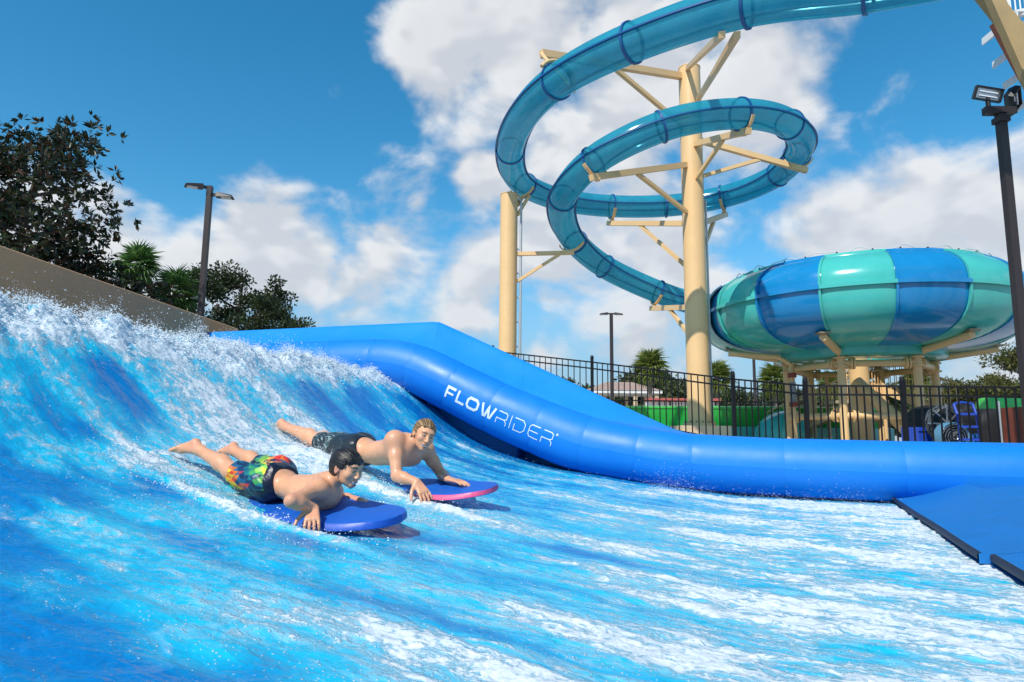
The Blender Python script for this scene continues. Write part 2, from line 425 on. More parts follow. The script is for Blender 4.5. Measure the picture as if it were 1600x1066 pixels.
dense = mth(t, 'MAXIMUM', solid, mth(t, 'MULTIPLY', spk, .8))
milky = ramp(t, k1, .28, .95)
fac = mth(t, 'MAXIMUM', dense, mth(t, 'MULTIPLY', milky, .62))
fac = mth(t, 'MULTIPLY', fac, .97)
nC = nd(t, 'ShaderNodeTexNoise', {'Vector': vmth(t, 'MULTIPLY', flow, (.7, 1.6, .7)).outputs[0], 'Scale': 1.0, 'Detail': 3.0})
aer = mth(t, 'MULTIPLY_ADD', foam, .8, mth(t, 'MULTIPLY_ADD', nC.outputs['Fac'], .5, -.25))       # the more air, the paler
wcol = mixc(t, ramp(t, aer, -.02, .38), (.003, .175, .47), (.013, .46, .67))
colr = mixc(t, fac, wcol, mixc(t, ramp(t, nB.outputs['Fac'], .30, .70), (.56, .64, .69), (.79, .82, .84)))
t.links.new(colr, b.inputs['Base Color'])
t.links.new(ramp(t, fac, 0, 1, .07, .45, False), b.inputs['Roughness'])
b.inputs['IOR'].default_value = 1.33
t.links.new(mth(t, 'MULTIPLY', solid, .75), b.inputs['Subsurface Weight']); b.inputs['Subsurface Radius'].default_value = (1, 1, 1); b.inputs['Subsurface Scale'].default_value = .02
b.inputs['Specular IOR Level'].default_value = .33
# fine relief: glassy ripples on the clear sheet, bubbles on the foam
w1 = nd(t, 'ShaderNodeTexNoise', {'Vector': vmth(t, 'MULTIPLY', flow, (13, 22, 13)).outputs[0], 'Scale': 1.0, 'Detail': 3.0, 'Roughness': .5, 'Distortion': .5})
hh = mth(t, 'MULTIPLY_ADD', mth(t, 'MULTIPLY', nB.outputs['Fac'], .006), mth(t, 'MULTIPLY_ADD', solid, .8, .2), mth(t, 'MULTIPLY', w1.outputs['Fac'], .013))
hh = mth(t, 'MULTIPLY_ADD', dense, .005, hh)
bp = nd(t, 'ShaderNodeBump', {'Strength': .85, 'Distance': 1.0, 'Height': hh})
t.links.new(bp.outputs[0], b.inputs['Normal'])
me.materials.append(wm)
water = tag(link('water', me), 'blue sheet of foaming water rushing up the sloped ride', kind='structure')

# ------------------------------------------------------------------ spray and foam clumps
foam_mat = bpy.data.materials.new('foam_white'); foam_mat.use_nodes = True; t = foam_mat.node_tree; t.nodes.clear()
_p = nd(t, 'ShaderNodeBsdfPrincipled', {'Base Color': (.90, .94, .96, 1), 'Roughness': .3}); _q = nd(t, 'ShaderNodeBsdfTranslucent', {'Color': (.90, .95, .97, 1)})
nd(t, 'ShaderNodeOutputMaterial', {'Surface': nd(t, 'ShaderNodeMixShader', {0: .45, 1: _p.outputs[0], 2: _q.outputs[0]}).outputs[0]})
drop_mat = bpy.data.materials.new('droplet'); drop_mat.use_nodes = True; t = drop_mat.node_tree; t.nodes.clear()
_p = nd(t, 'ShaderNodeBsdfPrincipled', {'Base Color': (.85, .92, .95, 1), 'Roughness': .05}); _q = nd(t, 'ShaderNodeBsdfTransparent', {'Color': (.9, .97, 1, 1)})
nd(t, 'ShaderNodeOutputMaterial', {'Surface': nd(t, 'ShaderNodeMixShader', {0: .45, 1: _p.outputs[0], 2: _q.outputs[0]}).outputs[0]})
def scatter(name, pts, rad, m, label, sub=1, squash=1.0, jitter=.35):
    v0, f0 = ICO[sub]; n = len(pts); k = len(v0)
    rad = np.asarray(rad)[:, None, None]
    jit = 1 + jitter * (rng.random((n, k, 1)) - .5) * 2
    st = np.ones((n, 1, 3)); st[:, 0, 0] = 1 + .5 * rng.random(n); st[:, 0, 2] = squash
    vv = np.asarray(pts)[:, None, :] + v0[None] * rad * jit * st
    ff = (np.arange(n)[:, None, None] * k + np.array(f0)[None]).reshape(-1, 3)
    me = bpy.data.meshes.new(name)
    me.vertices.add(n * k); me.vertices.foreach_set('co', vv.reshape(-1))
    me.loops.add(ff.size); me.loops.foreach_set('vertex_index', ff.reshape(-1).astype(np.int32))
    me.polygons.add(len(ff)); me.polygons.foreach_set('loop_start', np.arange(0, ff.size, 3, dtype=np.int32))
    me.polygons.foreach_set('use_smooth', np.ones(len(ff), bool)); me.update(calc_edges=True)
    me.materials.append(m)
    return tag(link(name, me), label, kind='stuff')
def on_water(u, v, dz):
    z, _ = water_z(u, v, False)
    return u[:, None] * U + v[:, None] * V + np.stack([0 * u, 0 * u, z + dz], 1)
# foam clumps along the breaking crest
n = 26000
v = rng.uniform(1.6, 8.45, n); u = -4.58 + rng.normal(0, .16, n) + .05 * np.sin(v * 3)
keep = rng.random(n) < (.35 + 1.1 * vnoise(u * 2.2, v * 3.1)) * (1 - .4 * sst(6.5, 8.5, v)); u, v = u[keep], v[keep]; n = len(u)
r_ = (.0018 + .0075 * rng.random(n) ** 2.5)
cl = [on_water(u, v, (rng.random(n) ** 1.6) * .05 - .004)]; rr = [r_]
# ragged tufts thrown up from the crest: each a fan of threads that break up
for i in range(200):
    v0 = rng.uniform(1.8, 8.2); u0 = -4.62 + rng.normal(0, .14)
    hgt = (.05 + .17 * rng.random() ** 2) * (1.15 - .6 * sst(5.8, 8.4, v0)); kk = int(60 + 130 * rng.random())
    tt = rng.random(kk) ** 1.3
    du = rng.normal(0, .05); dv = rng.normal(0, .05)
    uu_ = u0 + du * tt + rng.normal(0, .018, kk) * (1 + tt); vv_ = v0 + dv * tt + rng.normal(0, .022, kk) * (1 + tt)
    base, _ = water_z(np.array([u0]), np.array([v0]), False)
    pz_ = base[0] + hgt * tt + rng.normal(0, .01, kk)
    cl.append(uu_[:, None] * U + vv_[:, None] * V + np.stack([0 * tt, 0 * tt, pz_], 1)); rr.append((.0075 - .005 * tt) * (.35 + .75 * rng.random(kk) ** 2))
# wash round the riders' legs
for (uc, vc, su, sv, hz, n) in [(-3.05, 4.62, .22, .13, .035, 1500), (-2.75, 4.2, .20, .12, .03, 900), (-3.25, 3.95, .22, .18, .02, 700), (-2.05, 3.62, .22, .06, .012, 500), (-3.05, 3.05, .16, .16, .012, 500), (-2.2, 2.78, .35, .035, .012, 700), (-2.1, 4.04, .3, .04, .016, 700), (-2.85, 2.9, .2, .08, .02, 400), (-1.75, 3.45, .2, .05, .010, 300), (-.6, 7.8, .2, .1, .03, 350)]:
    u = rng.normal(uc, su, n); v = rng.normal(vc, sv, n); cl.append(on_water(u, v, rng.exponential(hz, n) - .004)); rr.append(.0012 + .0034 * rng.random(n) ** 3)
scatter('crest_foam', np.concatenate(cl), np.concatenate(rr), foam_mat, 'white churning foam breaking along the top of the wave', 1, .85, .15)
# flying drops
dp, dr = [], []
n = 2600
v = rng.uniform(1.6, 8.4, n); u = -4.6 + rng.normal(0, .22, n)
dp.append(on_water(u, v, rng.exponential(.055, n) * (1.2 - .6 * sst(6, 8.4, v)) + .02)); dr.append(.0015 + .0045 * rng.random(n) ** 3)
for (uc, vc, su, sv, hz, n) in [(-3.25, 4.75, .45, .16, .045, 900), (-2.9, 4.1, .35, .3, .02, 400), (-3.05, 3.2, .2, .25, .02, 300), (-.62, 7.85, .22, .12, .09, 700), (.35, 7.9, .35, .1, .05, 500), (1.1, 7.9, .3, .1, .06, 350),
                               (-1.9, 3.7, .35, .08, .018, 350), (-2.1, 2.5, .35, .06, .012, 250), (-3.9, 5.0, .4, .25, .05, 700), (-2.6, 8.05, .8, .05, .02, 250)]:
    u = rng.normal(uc, su, n); v = np.minimum(rng.normal(vc, sv, n), 8.3)
    dp.append(on_water(u, v, rng.exponential(hz, n))); dr.append(.0010 + .0026 * rng.random(n) ** 2)
n = 3600   # beads skipping over the whole sheet
u = rng.uniform(-4.3, 1.5, n); v = .9 + 7.1 * rng.random(n) ** 1.6
fmv = foam_map(u, v); keep = rng.random(n) < fmv * 1.1; u, v = u[keep], v[keep]; n = len(u)
dp.append(on_water(u, v, rng.exponential(.012, n))); dr.append(.0008 + .0016 * rng.random(n) ** 2)
scatter('spray_drops', np.concatenate(dp), np.concatenate(dr), drop_mat, 'fine drops of spray flying off the crest and the riders', 1, 1.0, .1)
# ------------------------------------------------------------------ ground, basin, deck
concrete = mat('concrete', (.42, .40, .37), .85, var=.18, vscale=.8, bump=.003, bscale=60, dirt=.3)
basin_mat = mat('basin_blue', (.02, .10, .35), .4)
beige = mat('beige_stucco', (.56, .30, .145), .9, var=.09, vscale=1.2, bump=.006, bscale=45, dirt=.15)
mb = MB(); B = 900.0
u0, u1, v0, v1 = -7.0, 7.2, -6.0, 9.05
for (a, b_, c, d) in ((-B, u0, -B, B), (u1, B, -B, B), (u0, u1, v1, B), (u0, u1, -B, v0)):
    mb.add([uv(a, c, 0), uv(b_, c, 0), uv(b_, d, 0), uv(a, d, 0)], [(0, 1, 2, 3)])
ground = tag(mb.build('ground', concrete, smooth=False), kind='structure')
mb = MB(); c8 = [uv(u0, v0, -1.2), uv(u1, v0, -1.2), uv(u1, v1, -1.2), uv(u0, v1, -1.2), uv(u0, v0, -.002), uv(u1, v0, -.002), uv(u1, v1, -.002), uv(u0, v1, -.002)]
mb.add(c8, [(0, 1, 2, 3), (0, 4, 5, 1), (1, 5, 6, 2), (2, 6, 7, 3), (3, 7, 4, 0)])
tag(mb.build('pool_basin', basin_mat, smooth=False), kind='structure')

# ------------------------------------------------------------------ blue bumper wall of the ride
vinyl = mat('blue_vinyl', (.005, .20, .68), .46, spec=.45, var=.06, vscale=1.4, bump=.002, bscale=9)
vinyl2 = mat('blue_wall_vinyl', (.010, .25, .68), .5, spec=.4, var=.04, vscale=1.6, bump=.0025, bscale=6)
pad_blue = mat('pad_blue', (.007, .16, .47), .55, spec=.35, var=.07, vscale=5, bump=.0012, bscale=260)
black_rubber = mat('black_rubber', (.012, .015, .03), .55)
white_print = mat('white_print', (.80, .84, .88), .5)
BW = thing('bumper_wall', 'long blue padded side wall with inflated tube and white lettering beside the water', 'bumper wall', uv(-.6, 8.9, 0))
# wall panel: top edge level over the crest, then falls along the slope, then low
wt_u = np.array([-8.6, -4.03, -3.97, -.70, -.40, .5, 5.6]); wt_z = np.array([1.62, 1.62, 1.60, .085, .0, -.03, -.06]) + CAM[2]
def walltop(u): return np.interp(u, wt_u, wt_z)
def build_panels():
    seams = [-8.6, -7.2, -5.6, -4.0, -2.7, -1.4, -.1, 1.25, 2.6, 3.95, 5.6]
    for a, b_ in zip(seams[:-1], seams[1:]):
        mb = MB(); us = np.linspace(a + .0006, b_ - .0006, 16); rows = []
        for x in us:
            zt = walltop(x); foot = tube_pt(x, R(78), -.012); top = uv(x, 8.84, zt)
            n_ = [foot + (top - foot) * s_ + np.array([0, 0, -.03 * math.sin(math.pi * s_)]) * min(1, max(0, (zt - foot[2]) * 3)) for s_ in np.linspace(0, 1, 9)]
            rows.append(n_ + [uv(x, 8.87, zt + .012), uv(x, 8.93, zt + .004), uv(x, 8.93, max(float(prof(x)) - .3, -.9))])
        mb.grid(np.array(rows)[:, ::-1])
        for k in (0, -1):
            q = np.array(rows[k]); mb.add(np.vstack([q, uv(us[k], TUBE_V, q[-1][2])[None]]), [tuple(range(len(q) + 1))])
        mb.build('wall_panel', vinyl2, BW, smooth=.7)
# inflated tube, one bulging length between two welds
tc_u = [-8.6, -6, -4.6, -4.15, -2.88, -1.79, -.64, .45, 2.5, 5.6]; tc_z = [1.0, 1.0, 1.0, .92, .315, -.115, -.295, -.34, -.37, -.38]
_tu = np.linspace(-8.6, 5.6, 900); _tz = np.interp(_tu, tc_u, tc_z)
_kk = np.exp(-.5 * (np.arange(-40, 41) / 13.) ** 2); _kk /= _kk.sum(); _tz = np.convolve(np.pad(_tz, 40, 'edge'), _kk, 'valid') + CAM[2]
TUBE_V = 8.47
def tube_path(u): return np.stack([np.asarray(u), np.interp(u, _tu, _tz)], -1)
def tube_r(u): return np.interp(u, [-8, -4, -2, 0, 5.6], [.335, .345, .365, .335, .335])
tseams = [-8.6, -7.0, -5.5, -4.75, -4.15, -3.55, -2.95, -2.35, -1.75, -1.1, -.45, .55, 1.75, 2.95, 4.2, 5.6]
def tube_pt(u, phi, dr=0.0):
    """phi 0 faces the water, +90 deg is up"""
    u = float(u); z = float(np.interp(u, _tu, _tz)); e = 1e-3
    dz = (np.interp(u + e, _tu, _tz) - np.interp(u - e, _tu, _tz)) / (2 * e)
    nrm = np.array([-dz, 1.0]) / math.hypot(dz, 1)          # (u, z) direction square to the path
    i = max(0, min(len(tseams) - 2, int(np.searchsorted(tseams, u)) - 1)); a, b_ = tseams[i], tseams[i + 1]
    x = (u - a) / (b_ - a); edge = min(x, 1 - x) * (b_ - a)
    r = tube_r(u) * (1 - .011 * math.exp(-(edge / .03) ** 2) - .006 * math.exp(-edge / .14)) + dr
    r += .0022 * math.sin(phi * 9 + i * 2.1) * math.exp(-edge / .07)              # puckers at the weld
    return uv(u + r * math.sin(phi) * nrm[0], TUBE_V - r * math.cos(phi), z + r * math.sin(phi) * nrm[1])
for i, (a, b_) in enumerate(zip(tseams[:-1], tseams[1:])):
    x = .5 - .5 * np.cos(np.linspace(0, math.pi, 16)); us = a + (b_ - a) * x
    ph = np.linspace(0, 2 * np.pi, 41)
    g = np.array([[tube_pt(min(max(s, a + 1e-4), b_ - 1e-4), p) for p in ph] for s in us])
    MB().grid(g[:, ::-1]).build('tube_section', vinyl, BW, smooth=True)
build_panels()
# FLOWRIDER lettering: strokes in a unit box, laid on the tube
FAT, THIN = .215, .072
def stroke(poly, w, close=False):
    p = np.array(poly, float); n = len(p); out = []
    for i in range(n):
        a = p[i] - p[i - 1] if (i > 0 or close) else p[1] - p[0]
        c = p[(i + 1) % n] - p[i] if (i < n - 1 or close) else p[-1] - p[-2]
        a = a / np.linalg.norm(a); c = c / np.linalg.norm(c)
        na_ = np.array([-a[1], a[0]]); nc = np.array([-c[1], c[0]]); mn = na_ + nc; mn /= max(np.linalg.norm(mn), 1e-6)
        k = 1 / max(mn @ na_, .45); out.append((p[i] + mn * w / 2 * k, p[i] - mn * w / 2 * k))
    if close: out.append(out[0])
    return out
def sub_poly(poly, close=False, step=.12):
    p = [np.array(q, float) for q in poly]
    if close: p = p + [p[0]]
    out = []
    for a, b_ in zip(p[:-1], p[1:]):
        k = max(1, int(np.linalg.norm(b_ - a) / step))
        for j in range(k): out.append(a + (b_ - a) * j / k)
    if not close: out.append(p[-1])
    return out
f, h = FAT / 2, THIN / 2
GL = [  # (advance, [(points, width, closed)])
    (1.10, [([(f, 0), (f, 1 - f), (1.0, 1 - f)], FAT, 0), ([(f, .44), (.9, .44)], FAT * .85, 0)]),
    (.98, [([(f, 1), (f, f), (.95, f)], FAT, 0)]),
    (1.40, [([(.30, f), (1.0, f), (1.24, .30), (1.24, .70), (1.0, 1 - f), (.30, 1 - f), (f, .70), (f, .30)], FAT, 1)]),
    (1.62, [([(.08, 1), (.42, f), (.60, f), (.80, .86), (1.0, f), (1.16, f), (1.50, 1)], FAT * .95, 0)]),
    (1.24, [([(h, 0), (h, .42), (.78, .42), (1.05, .52), (1.05, .86), (.88, 1 - h), (.10, 1 - h)], THIN, 0), ([(.85, .42), (1.06, .25), (1.06, 0)], THIN, 0)]),
    (.26, [([(.08, 0), (.08, 1)], THIN, 0)]),
    (1.34, [([(.08, .52), (.08, h), (.85, h), (1.14, .28), (1.14, .72), (.85, 1 - h), (.0, 1 - h)], THIN, 0)]),
    (1.22, [([(1.1, h), (.25, h), (.08, .22), (.08, .78), (.25, 1 - h), (1.1, 1 - h)], THIN, 0), ([(.08, .5), (1.0, .5)], THIN, 0)]),
    (1.20, [([(h, 0), (h, .42), (.78, .42), (1.05, .52), (1.05, .86), (.88, 1 - h), (.10, 1 - h)], THIN, 0), ([(.85, .42), (1.06, .25), (1.06, 0)], THIN, 0)]),
    (.2, [([(.02, .88), (.10, .96), (.02, 1.04), (-.06, .96)], .05, 1)])]
TX0, TX1, TPH, THH = -3.52, -2.02, R(-9), .170
tot = sum(g[0] for g in GL) + .15 * (len(GL) - 1); adv = 0.0
# unroll along the arc length of the tube
_au = np.linspace(-4.4, -.8, 500); _ap = tube_path(_au); _al = np.concatenate([[0], np.cumsum(np.linalg.norm(np.diff(_ap, axis=0), axis=1))])
s0, s1 = np.interp(TX0, _au, _al), np.interp(TX1, _au, _al)
for w_, strokes in GL:
    mb = MB()
    for k, (poly, wd, cl) in enumerate(strokes):
        L = stroke(sub_poly(poly, cl), wd, bool(cl)); rows = []
        for a, b_ in L:
            row = []
            for tt in (0, .5, 1):
                q = a + (b_ - a) * tt
                s = s0 + (s1 - s0) * (adv + q[0]) / tot
                row.append(tube_pt(np.interp(s, _al, _au), TPH + (q[1] - .5) * THH / .36, .0045 + .0012 * k))
            rows.append(row)
        mb.grid(np.array(rows))
    mb.build('letter', white_print, BW, smooth=True)
    adv += w_ + .15

# ------------------------------------------------------------------ padded ramp over the nozzle
E1, E3 = np.array([4.16, 7.50]), np.array([2.20, 2.89])
ed = (E3 - E1) / np.linalg.norm(E3 - E1); en = np.array([-ed[1], ed[0]]); en = en if en[0] > 0 else -en
def ramp_pt(s, t, dz=0.0):
    """s metres along the lip from the far end, t metres back from the lip"""
    q = E1 + ed * s + en * t
    z = -.632 + .235 * sst(0, .95, t) - .10 * sst(1.1, 2.6, t)
    return np.array([q[0], q[1], z + CAM[2] + dz])
RP = thing('nozzle_ramp', 'blue padded ramp with black edge where the water jets out', 'ramp', ramp_pt(2.5, .6))
for k, (a, b_, off) in enumerate(((-.15, 3.93, 0.0), (3.97, 9.0, .05))):
    ts = np.linspace(0, .66 if k == 0 else .62, 16); ss = np.linspace(a, b_, 30)
    def edge_t(s): return off + .003 * math.sin(s * 3.1)
    top = np.array([[ramp_pt(s, edge_t(s) + tt, .004 * math.sin(s * 2.3 + tt * 3)) for tt in ts] for s in ss])
    bot = top - np.array([0, 0, .055])
    mb = MB(); mb.grid(top); mb.grid(bot[:, ::-1]); mb.grid(np.stack([top[0], bot[0]], 0)[::-1].transpose(1, 0, 2)); mb.grid(np.stack([top[-1], bot[-1]], 0).transpose(1, 0, 2)); mb.grid(np.stack([top[:, -1], bot[:, -1]], 1))
    mat_o = mb.build('ramp_mat', pad_blue, RP, smooth=.7)
    lip = np.array([[ramp_pt(s, edge_t(s) + q[0], q[1]) for q in ((.016, .006), (.0, .005), (-.007, -.004), (-.007, -.030), (.03, -.055))] for s in ss])
    MB().grid(lip).build('edge_strip', black_rubber, mat_o, smooth=.9)
# second bumper and floor pad behind the ramp
mb = MB(); mb.tube(catmull([ramp_pt(-.55, 1.05, -.10), ramp_pt(-.15, 2.0, -.13), ramp_pt(.1, 3.4, -.15), ramp_pt(.2, 4.6, -.15)], 8), .15, 18)
tag(mb.build('bumper_tube', vinyl, smooth=.8), 'short blue round bumper lying behind the padded ramp', 'bumper')
mb = MB(); mb.grid(np.array([[ramp_pt(s, t_, -.035 + .008 * math.sin(s * 2 + t_)) for t_ in np.linspace(.5, 5.2, 24)] for s in np.linspace(.75, 9, 30)]))
tag(mb.build('floor_pad', pad_blue, smooth=True), 'flat blue floor pad behind the ramp', 'pad')
# trough lip behind the crest, and the beige boundary wall
mb = MB(); mb.box(uv(-6.15, 2.5, .26), (.14, 13.0, 1.6), np.array([U, V, [0, 0, 1]]))
tag(mb.build('trough_edge', vinyl2, smooth=.6), 'blue edge of the catch trough behind the wave crest', 'trough edge')
wall_a, wall_b = np.array([-5.69, -1.0]), np.array([-5.10, 12.1])
mb = MB()
d_ = (wall_b - wall_a) / np.linalg.norm(wall_b - wall_a); nrm_ = np.array([-d_[1], d_[0]])
pw = []
for s in np.linspace(0, 1, 30):
    q = wall_a + (wall_b - wall_a) * s; zt = 2.17
    pw.append([np.array([*(q + nrm_ * o_), z_]) for o_, z_ in ((-.12, -1.1), (-.12, zt - .015), (-.105, zt), (.105, zt), (.12, zt - .015), (.12, -1.1))])
pw = np.array(pw); mb.grid(pw[:, ::-1]); mb.add(pw[-1], [tuple(range(6))]); mb.add(pw[0], [tuple(reversed(range(6)))])
tag(mb.build('boundary_wall', beige, smooth=.5), 'plain beige stucco wall behind the wave crest', 'wall')
# ------------------------------------------------------------------ tan steel, translucent slide
tan = mat('tan_paint', (.78, .51, .24), .40, spec=.5, var=.04, vscale=1.3)
tan_d = mat('tan_base', (.62, .47, .30), .6, var=.08, vscale=3, dirt=.2)
steel = mat('galvanised', (.55, .56, .56), .4, metal=.6)
bolt_m = mat('bolt', (.30, .25, .18), .5, metal=.5)
def glass_mat(name, col, tint, alpha, rough=.12):
    m = bpy.data.materials.new(name); m.use_nodes = True; t = m.node_tree; t.nodes.clear()
    c = nd(t, 'ShaderNodeTexCoord').outputs['Object']
    n = nd(t, 'ShaderNodeTexNoise', {'Vector': c, 'Scale': 2.2, 'Detail': 5.0, 'Roughness': .65})
    cc = mixc(t, ramp(t, n.outputs['Fac'], .35, .65), tuple(np.array(col) * .82), col)
    pr = nd(t, 'ShaderNodeBsdfPrincipled', {'Base Color': cc, 'Roughness': rough, 'Specular IOR Level': .55})
    tl = nd(t, 'ShaderNodeBsdfTranslucent', {'Color': cc})
    m1 = nd(t, 'ShaderNodeMixShader', {0: .38, 1: pr.outputs[0], 2: tl.outputs[0]})
    tr = nd(t, 'ShaderNodeBsdfTransparent', {'Color': (*tint, 1)})
    al = ramp(t, n.outputs['Fac'], .3, .7, alpha - .05, alpha + .05, False)
    m2 = nd(t, 'ShaderNodeMixShader', {0: al, 1: tr.outputs[0], 2: m1.outputs[0]})
    nd(t, 'ShaderNodeOutputMaterial', {'Surface': m2.outputs[0]})
    return m
slide_m = glass_mat('blue_translucent_fibreglass', (.035, .43, .57), (.42, .82, .93), .66)
flange_m = mat('dark_blue_flange', (.010, .095, .27), .4)
TR = .40
path_px = [(1700, -95, 9.0), (1520, -52, 9.6), (1350, -18, 10.4), (1165, 8, 11.4), (985, 68, 12.8), (870, 128, 14.6), (815, 185, 16.8), (797, 240, 19.4), (812, 283, 21.4), (868, 310, 22.9), (950, 322, 23.6), (1050, 321, 23.6),
           (1140, 305, 22.9), (1215, 273, 21.6), (1252, 228, 19.6), (1230, 193, 17.9), (1157, 178, 16.8), (1050, 193, 16.4), (945, 240, 16.9), (890, 290, 18.2), (877, 330, 19.8), (895, 374, 21.4), (945, 417, 22.6), (1025, 455, 23.2), (1085, 474, 23.3), (1150, 482, 23.2)]
sp = catmull([P(*q) for q in path_px], 14); sp = resample(sp, 420)
COLX, COLY = P(1093, 668, 20.0)[:2]
SL = thing('tube_slide', 'translucent blue tube slide curling down round the tan column', 'slide', (sp[200][0], sp[200][1], sp[200][2]))
X_, Y_, T_ = frames(sp)
slen = np.concatenate([[0], np.cumsum(np.linalg.norm(np.diff(sp, axis=0), axis=1))])
fl_px = [(1520, -52), (1350, -18), (1165, 15), (985, 60), (865, 118), (780, 235), (820, 290), (955, 322), (1042, 322), (1130, 306), (1215, 275), (1250, 245), (1235, 190), (1155, 175), (1035, 195), (925, 245), (862, 305), (890, 385), (945, 415), (1025, 460)]
def proj(p):
    q = p - CAM; w = q @ fw
    return 800 + FPX * (q @ rt) / w, 533 - FPX * (q @ up) / w
spx = np.array([proj(p) for p in sp]); fl_i = []; last = 0
for (x, y) in fl_px:
    dd = np.hypot(spx[:, 0] - x, spx[:, 1] - y); dd[:last + 6] = 1e9; dd[last + 60:] = 1e9
    last = int(np.argmin(dd)); fl_i.append(last)
cuts = [0] + fl_i + [len(sp) - 1]
n_ = 26; ang = np.linspace(0, 2 * np.pi, n_ + 1)
def tube_ring(i, r): return sp[i] + r * (np.cos(ang)[:, None] * X_[i] + np.sin(ang)[:, None] * Y_[i])
for a, b_ in zip(cuts[:-1], cuts[1:]):
    if b_ - a < 1: continue
    sec = MB().grid(np.array([tube_ring(i, TR) for i in range(a, b_ + 1)])).build('slide_section', slide_m, SL, smooth=True)
    # the seam where top and bottom halves are bolted: a lip on either side
    for sgn in (1, -1):
        mb = MB(); rows = []
        for i in range(a, b_ + 1):
            o = sp[i] + sgn * X_[i] * TR
            rows.append([o + Y_[i] * .018, o + sgn * X_[i] * .055 + Y_[i] * .018, o + sgn * X_[i] * .055 - Y_[i] * .018, o - Y_[i] * .018])
        mb.grid(np.array(rows)); mb.build('seam_lip', flange_m, sec, smooth=.5)
for i in fl_i:
    mb = MB(); rows = []
    for d, r in ((-.03, TR - .005), (-.03, TR + .038), (.03, TR + .038), (.03, TR - .005)):
        rows.append(sp[i] + T_[i] * d + r * (np.cos(ang)[:, None] * X_[i] + np.sin(ang)[:, None] * Y_[i]))
    mb.grid(np.array(rows)).build('flange_ring', flange_m, SL, smooth=.5)
# ------------------------------------------------------------------ columns with arms
def saddle(mb, i):
    """tan cradle strap under a flange"""
    rows = []
    for aa in np.linspace(math.pi * 1.14, math.pi * 1.86, 14):
        d = math.cos(aa) * X_[i] + math.sin(aa) * Y_[i]
        rows.append([sp[i] + d * r + T_[i] * w for r, w in ((TR + .055, -.045), (TR + .095, -.045), (TR + .095, .045), (TR + .055, .045), (TR + .055, -.045))])
    mb.grid(np.array(rows))
def column(name, label, x, y, ztop, r, base=True):
    t_ = thing(name, label, 'column', (x, y, 0))
    zs = np.concatenate([[.55], np.linspace(.6, ztop, 12)])
    MB().tube([(x, y, z) for z in zs], r, 40).build('shaft', tan, t_)
    MB().cyl((x, y, ztop - .012), (x, y, ztop + .012), r + .012, None, 40).build('top_cap', tan, t_)
    for z in np.arange(3.1, ztop, 3.2):
        pass
    b1 = MB().lathe([(r, .70), (r + .14, .70), (r + .14, .62), (r, .62)], (x, y, 0), 40).build('base_flange', tan, t_, smooth=.5)
    mb = MB()
    for k in range(14):
        a = k / 14 * 2 * math.pi; mb.cyl((x + (r + .08) * math.sin(a), y + (r + .08) * math.cos(a), .70), (x + (r + .08) * math.sin(a), y + (r + .08) * math.cos(a), .77), .022, None, 6)
    mb.build('bolts', bolt_m, b1)
    mb = MB(); mb.box((x, y, .31), (2 * r + .75, 2 * r + .75, .62)); mb.build('pedestal', tan_d, t_, smooth=.5)
    return t_
C1 = column('slide_column', 'tall thick tan steel column in the middle of the slide loops', COLX, COLY, P(1080, 108, 20.0)[2], .335)
def arm(t_, cx, cy, r, idx, zc, brace=True, sid=1.0, w=.15, split=.55, nm='support_arm'):
    """horizontal box arm from the column to under the slide, with a diagonal brace from below"""
    p = sp[idx]; e = p - Y_[idx] * (TR + .18)
    d = np.array([p[0] - cx, p[1] - cy]); L = np.linalg.norm(d); d /= L
    a = np.array([cx + d[0] * r * .96, cy + d[1] * r * .96, zc]); bend = np.array([e[0] + d[0] * .25, e[1] + d[1] * .25, e[2]])
    mb = MB(); mb.beam(a, bend, w, w * 1.1); o = mb.build(nm, tan, t_, smooth=.4)
    mb = MB(); saddle(mb, idx); mb.beam(e + np.array([0, 0, -.02]), e + Y_[idx] * .07, .12, .12, (1, 0, 0)); mb.build('cradle', tan, o, smooth=.5)
    if brace:
        q = a + (bend - a) * split - np.array([0, 0, w * .5]); q0 = np.array([cx + d[0] * r * .97, cy + d[1] * r * .97, zc - L * split * .62])
        MB().beam(q0, q, w * .7, w * .7).build('brace', tan, t_, smooth=.4)
def near_i(x, y, lo=0, hi=419):
    dd = np.hypot(spx[:, 0] - x, spx[:, 1] - y); dd[:lo] = 1e9; dd[hi:] = 1e9
    return int(np.argmin(dd))
def col_z(px, py): return P(px, py, 20.0)[2]
i_ul = near_i(865, 118); i_f = near_i(1155, 175, i_ul + 60); i_l = near_i(925, 245, i_f); i_r = near_i(1250, 240, i_ul + 60, i_f + 5); i_b = near_i(955, 322, i_ul, i_f); i_br = near_i(1130, 306, i_ul, i_f); i_low = near_i(1025, 460, i_l)
e_ = P(846, 84, 16.6); a_ = np.array([COLX - .3, COLY - .1, col_z(1080, 122)])
top_arm = MB().beam(a_, e_, .17, .19).build('support_arm', tan, C1, smooth=.4)
hp = [sp[i_ul] + (TR + .09) * (math.cos(q_) * X_[i_ul] + math.sin(q_) * Y_[i_ul]) for q_ in np.linspace(-.2, 2.6, 12)]
if np.linalg.norm(hp[-1][:2] - e_[:2]) > np.linalg.norm(hp[0][:2] - e_[:2]): hp = hp[::-1]
MB().tube(hp + [e_ * .5 + hp[-1] * .5, e_], .05, 8).build('hanger', tan, top_arm)
MB().beam((COLX - .25, COLY - .1, col_z(1080, 200)), a_ + (e_ - a_) * .52 - np.array([0, 0, .08]), .12, .12).build('brace', tan, C1, smooth=.4)
arm(C1, COLX, COLY, .335, i_f, col_z(1085, 232))
arm(C1, COLX, COLY, .335, i_l, col_z(1083, 262))
arm(C1, COLX, COLY, .335, i_r, col_z(1085, 220))
arm(C1, COLX, COLY, .335, i_b, col_z(1086, 345))
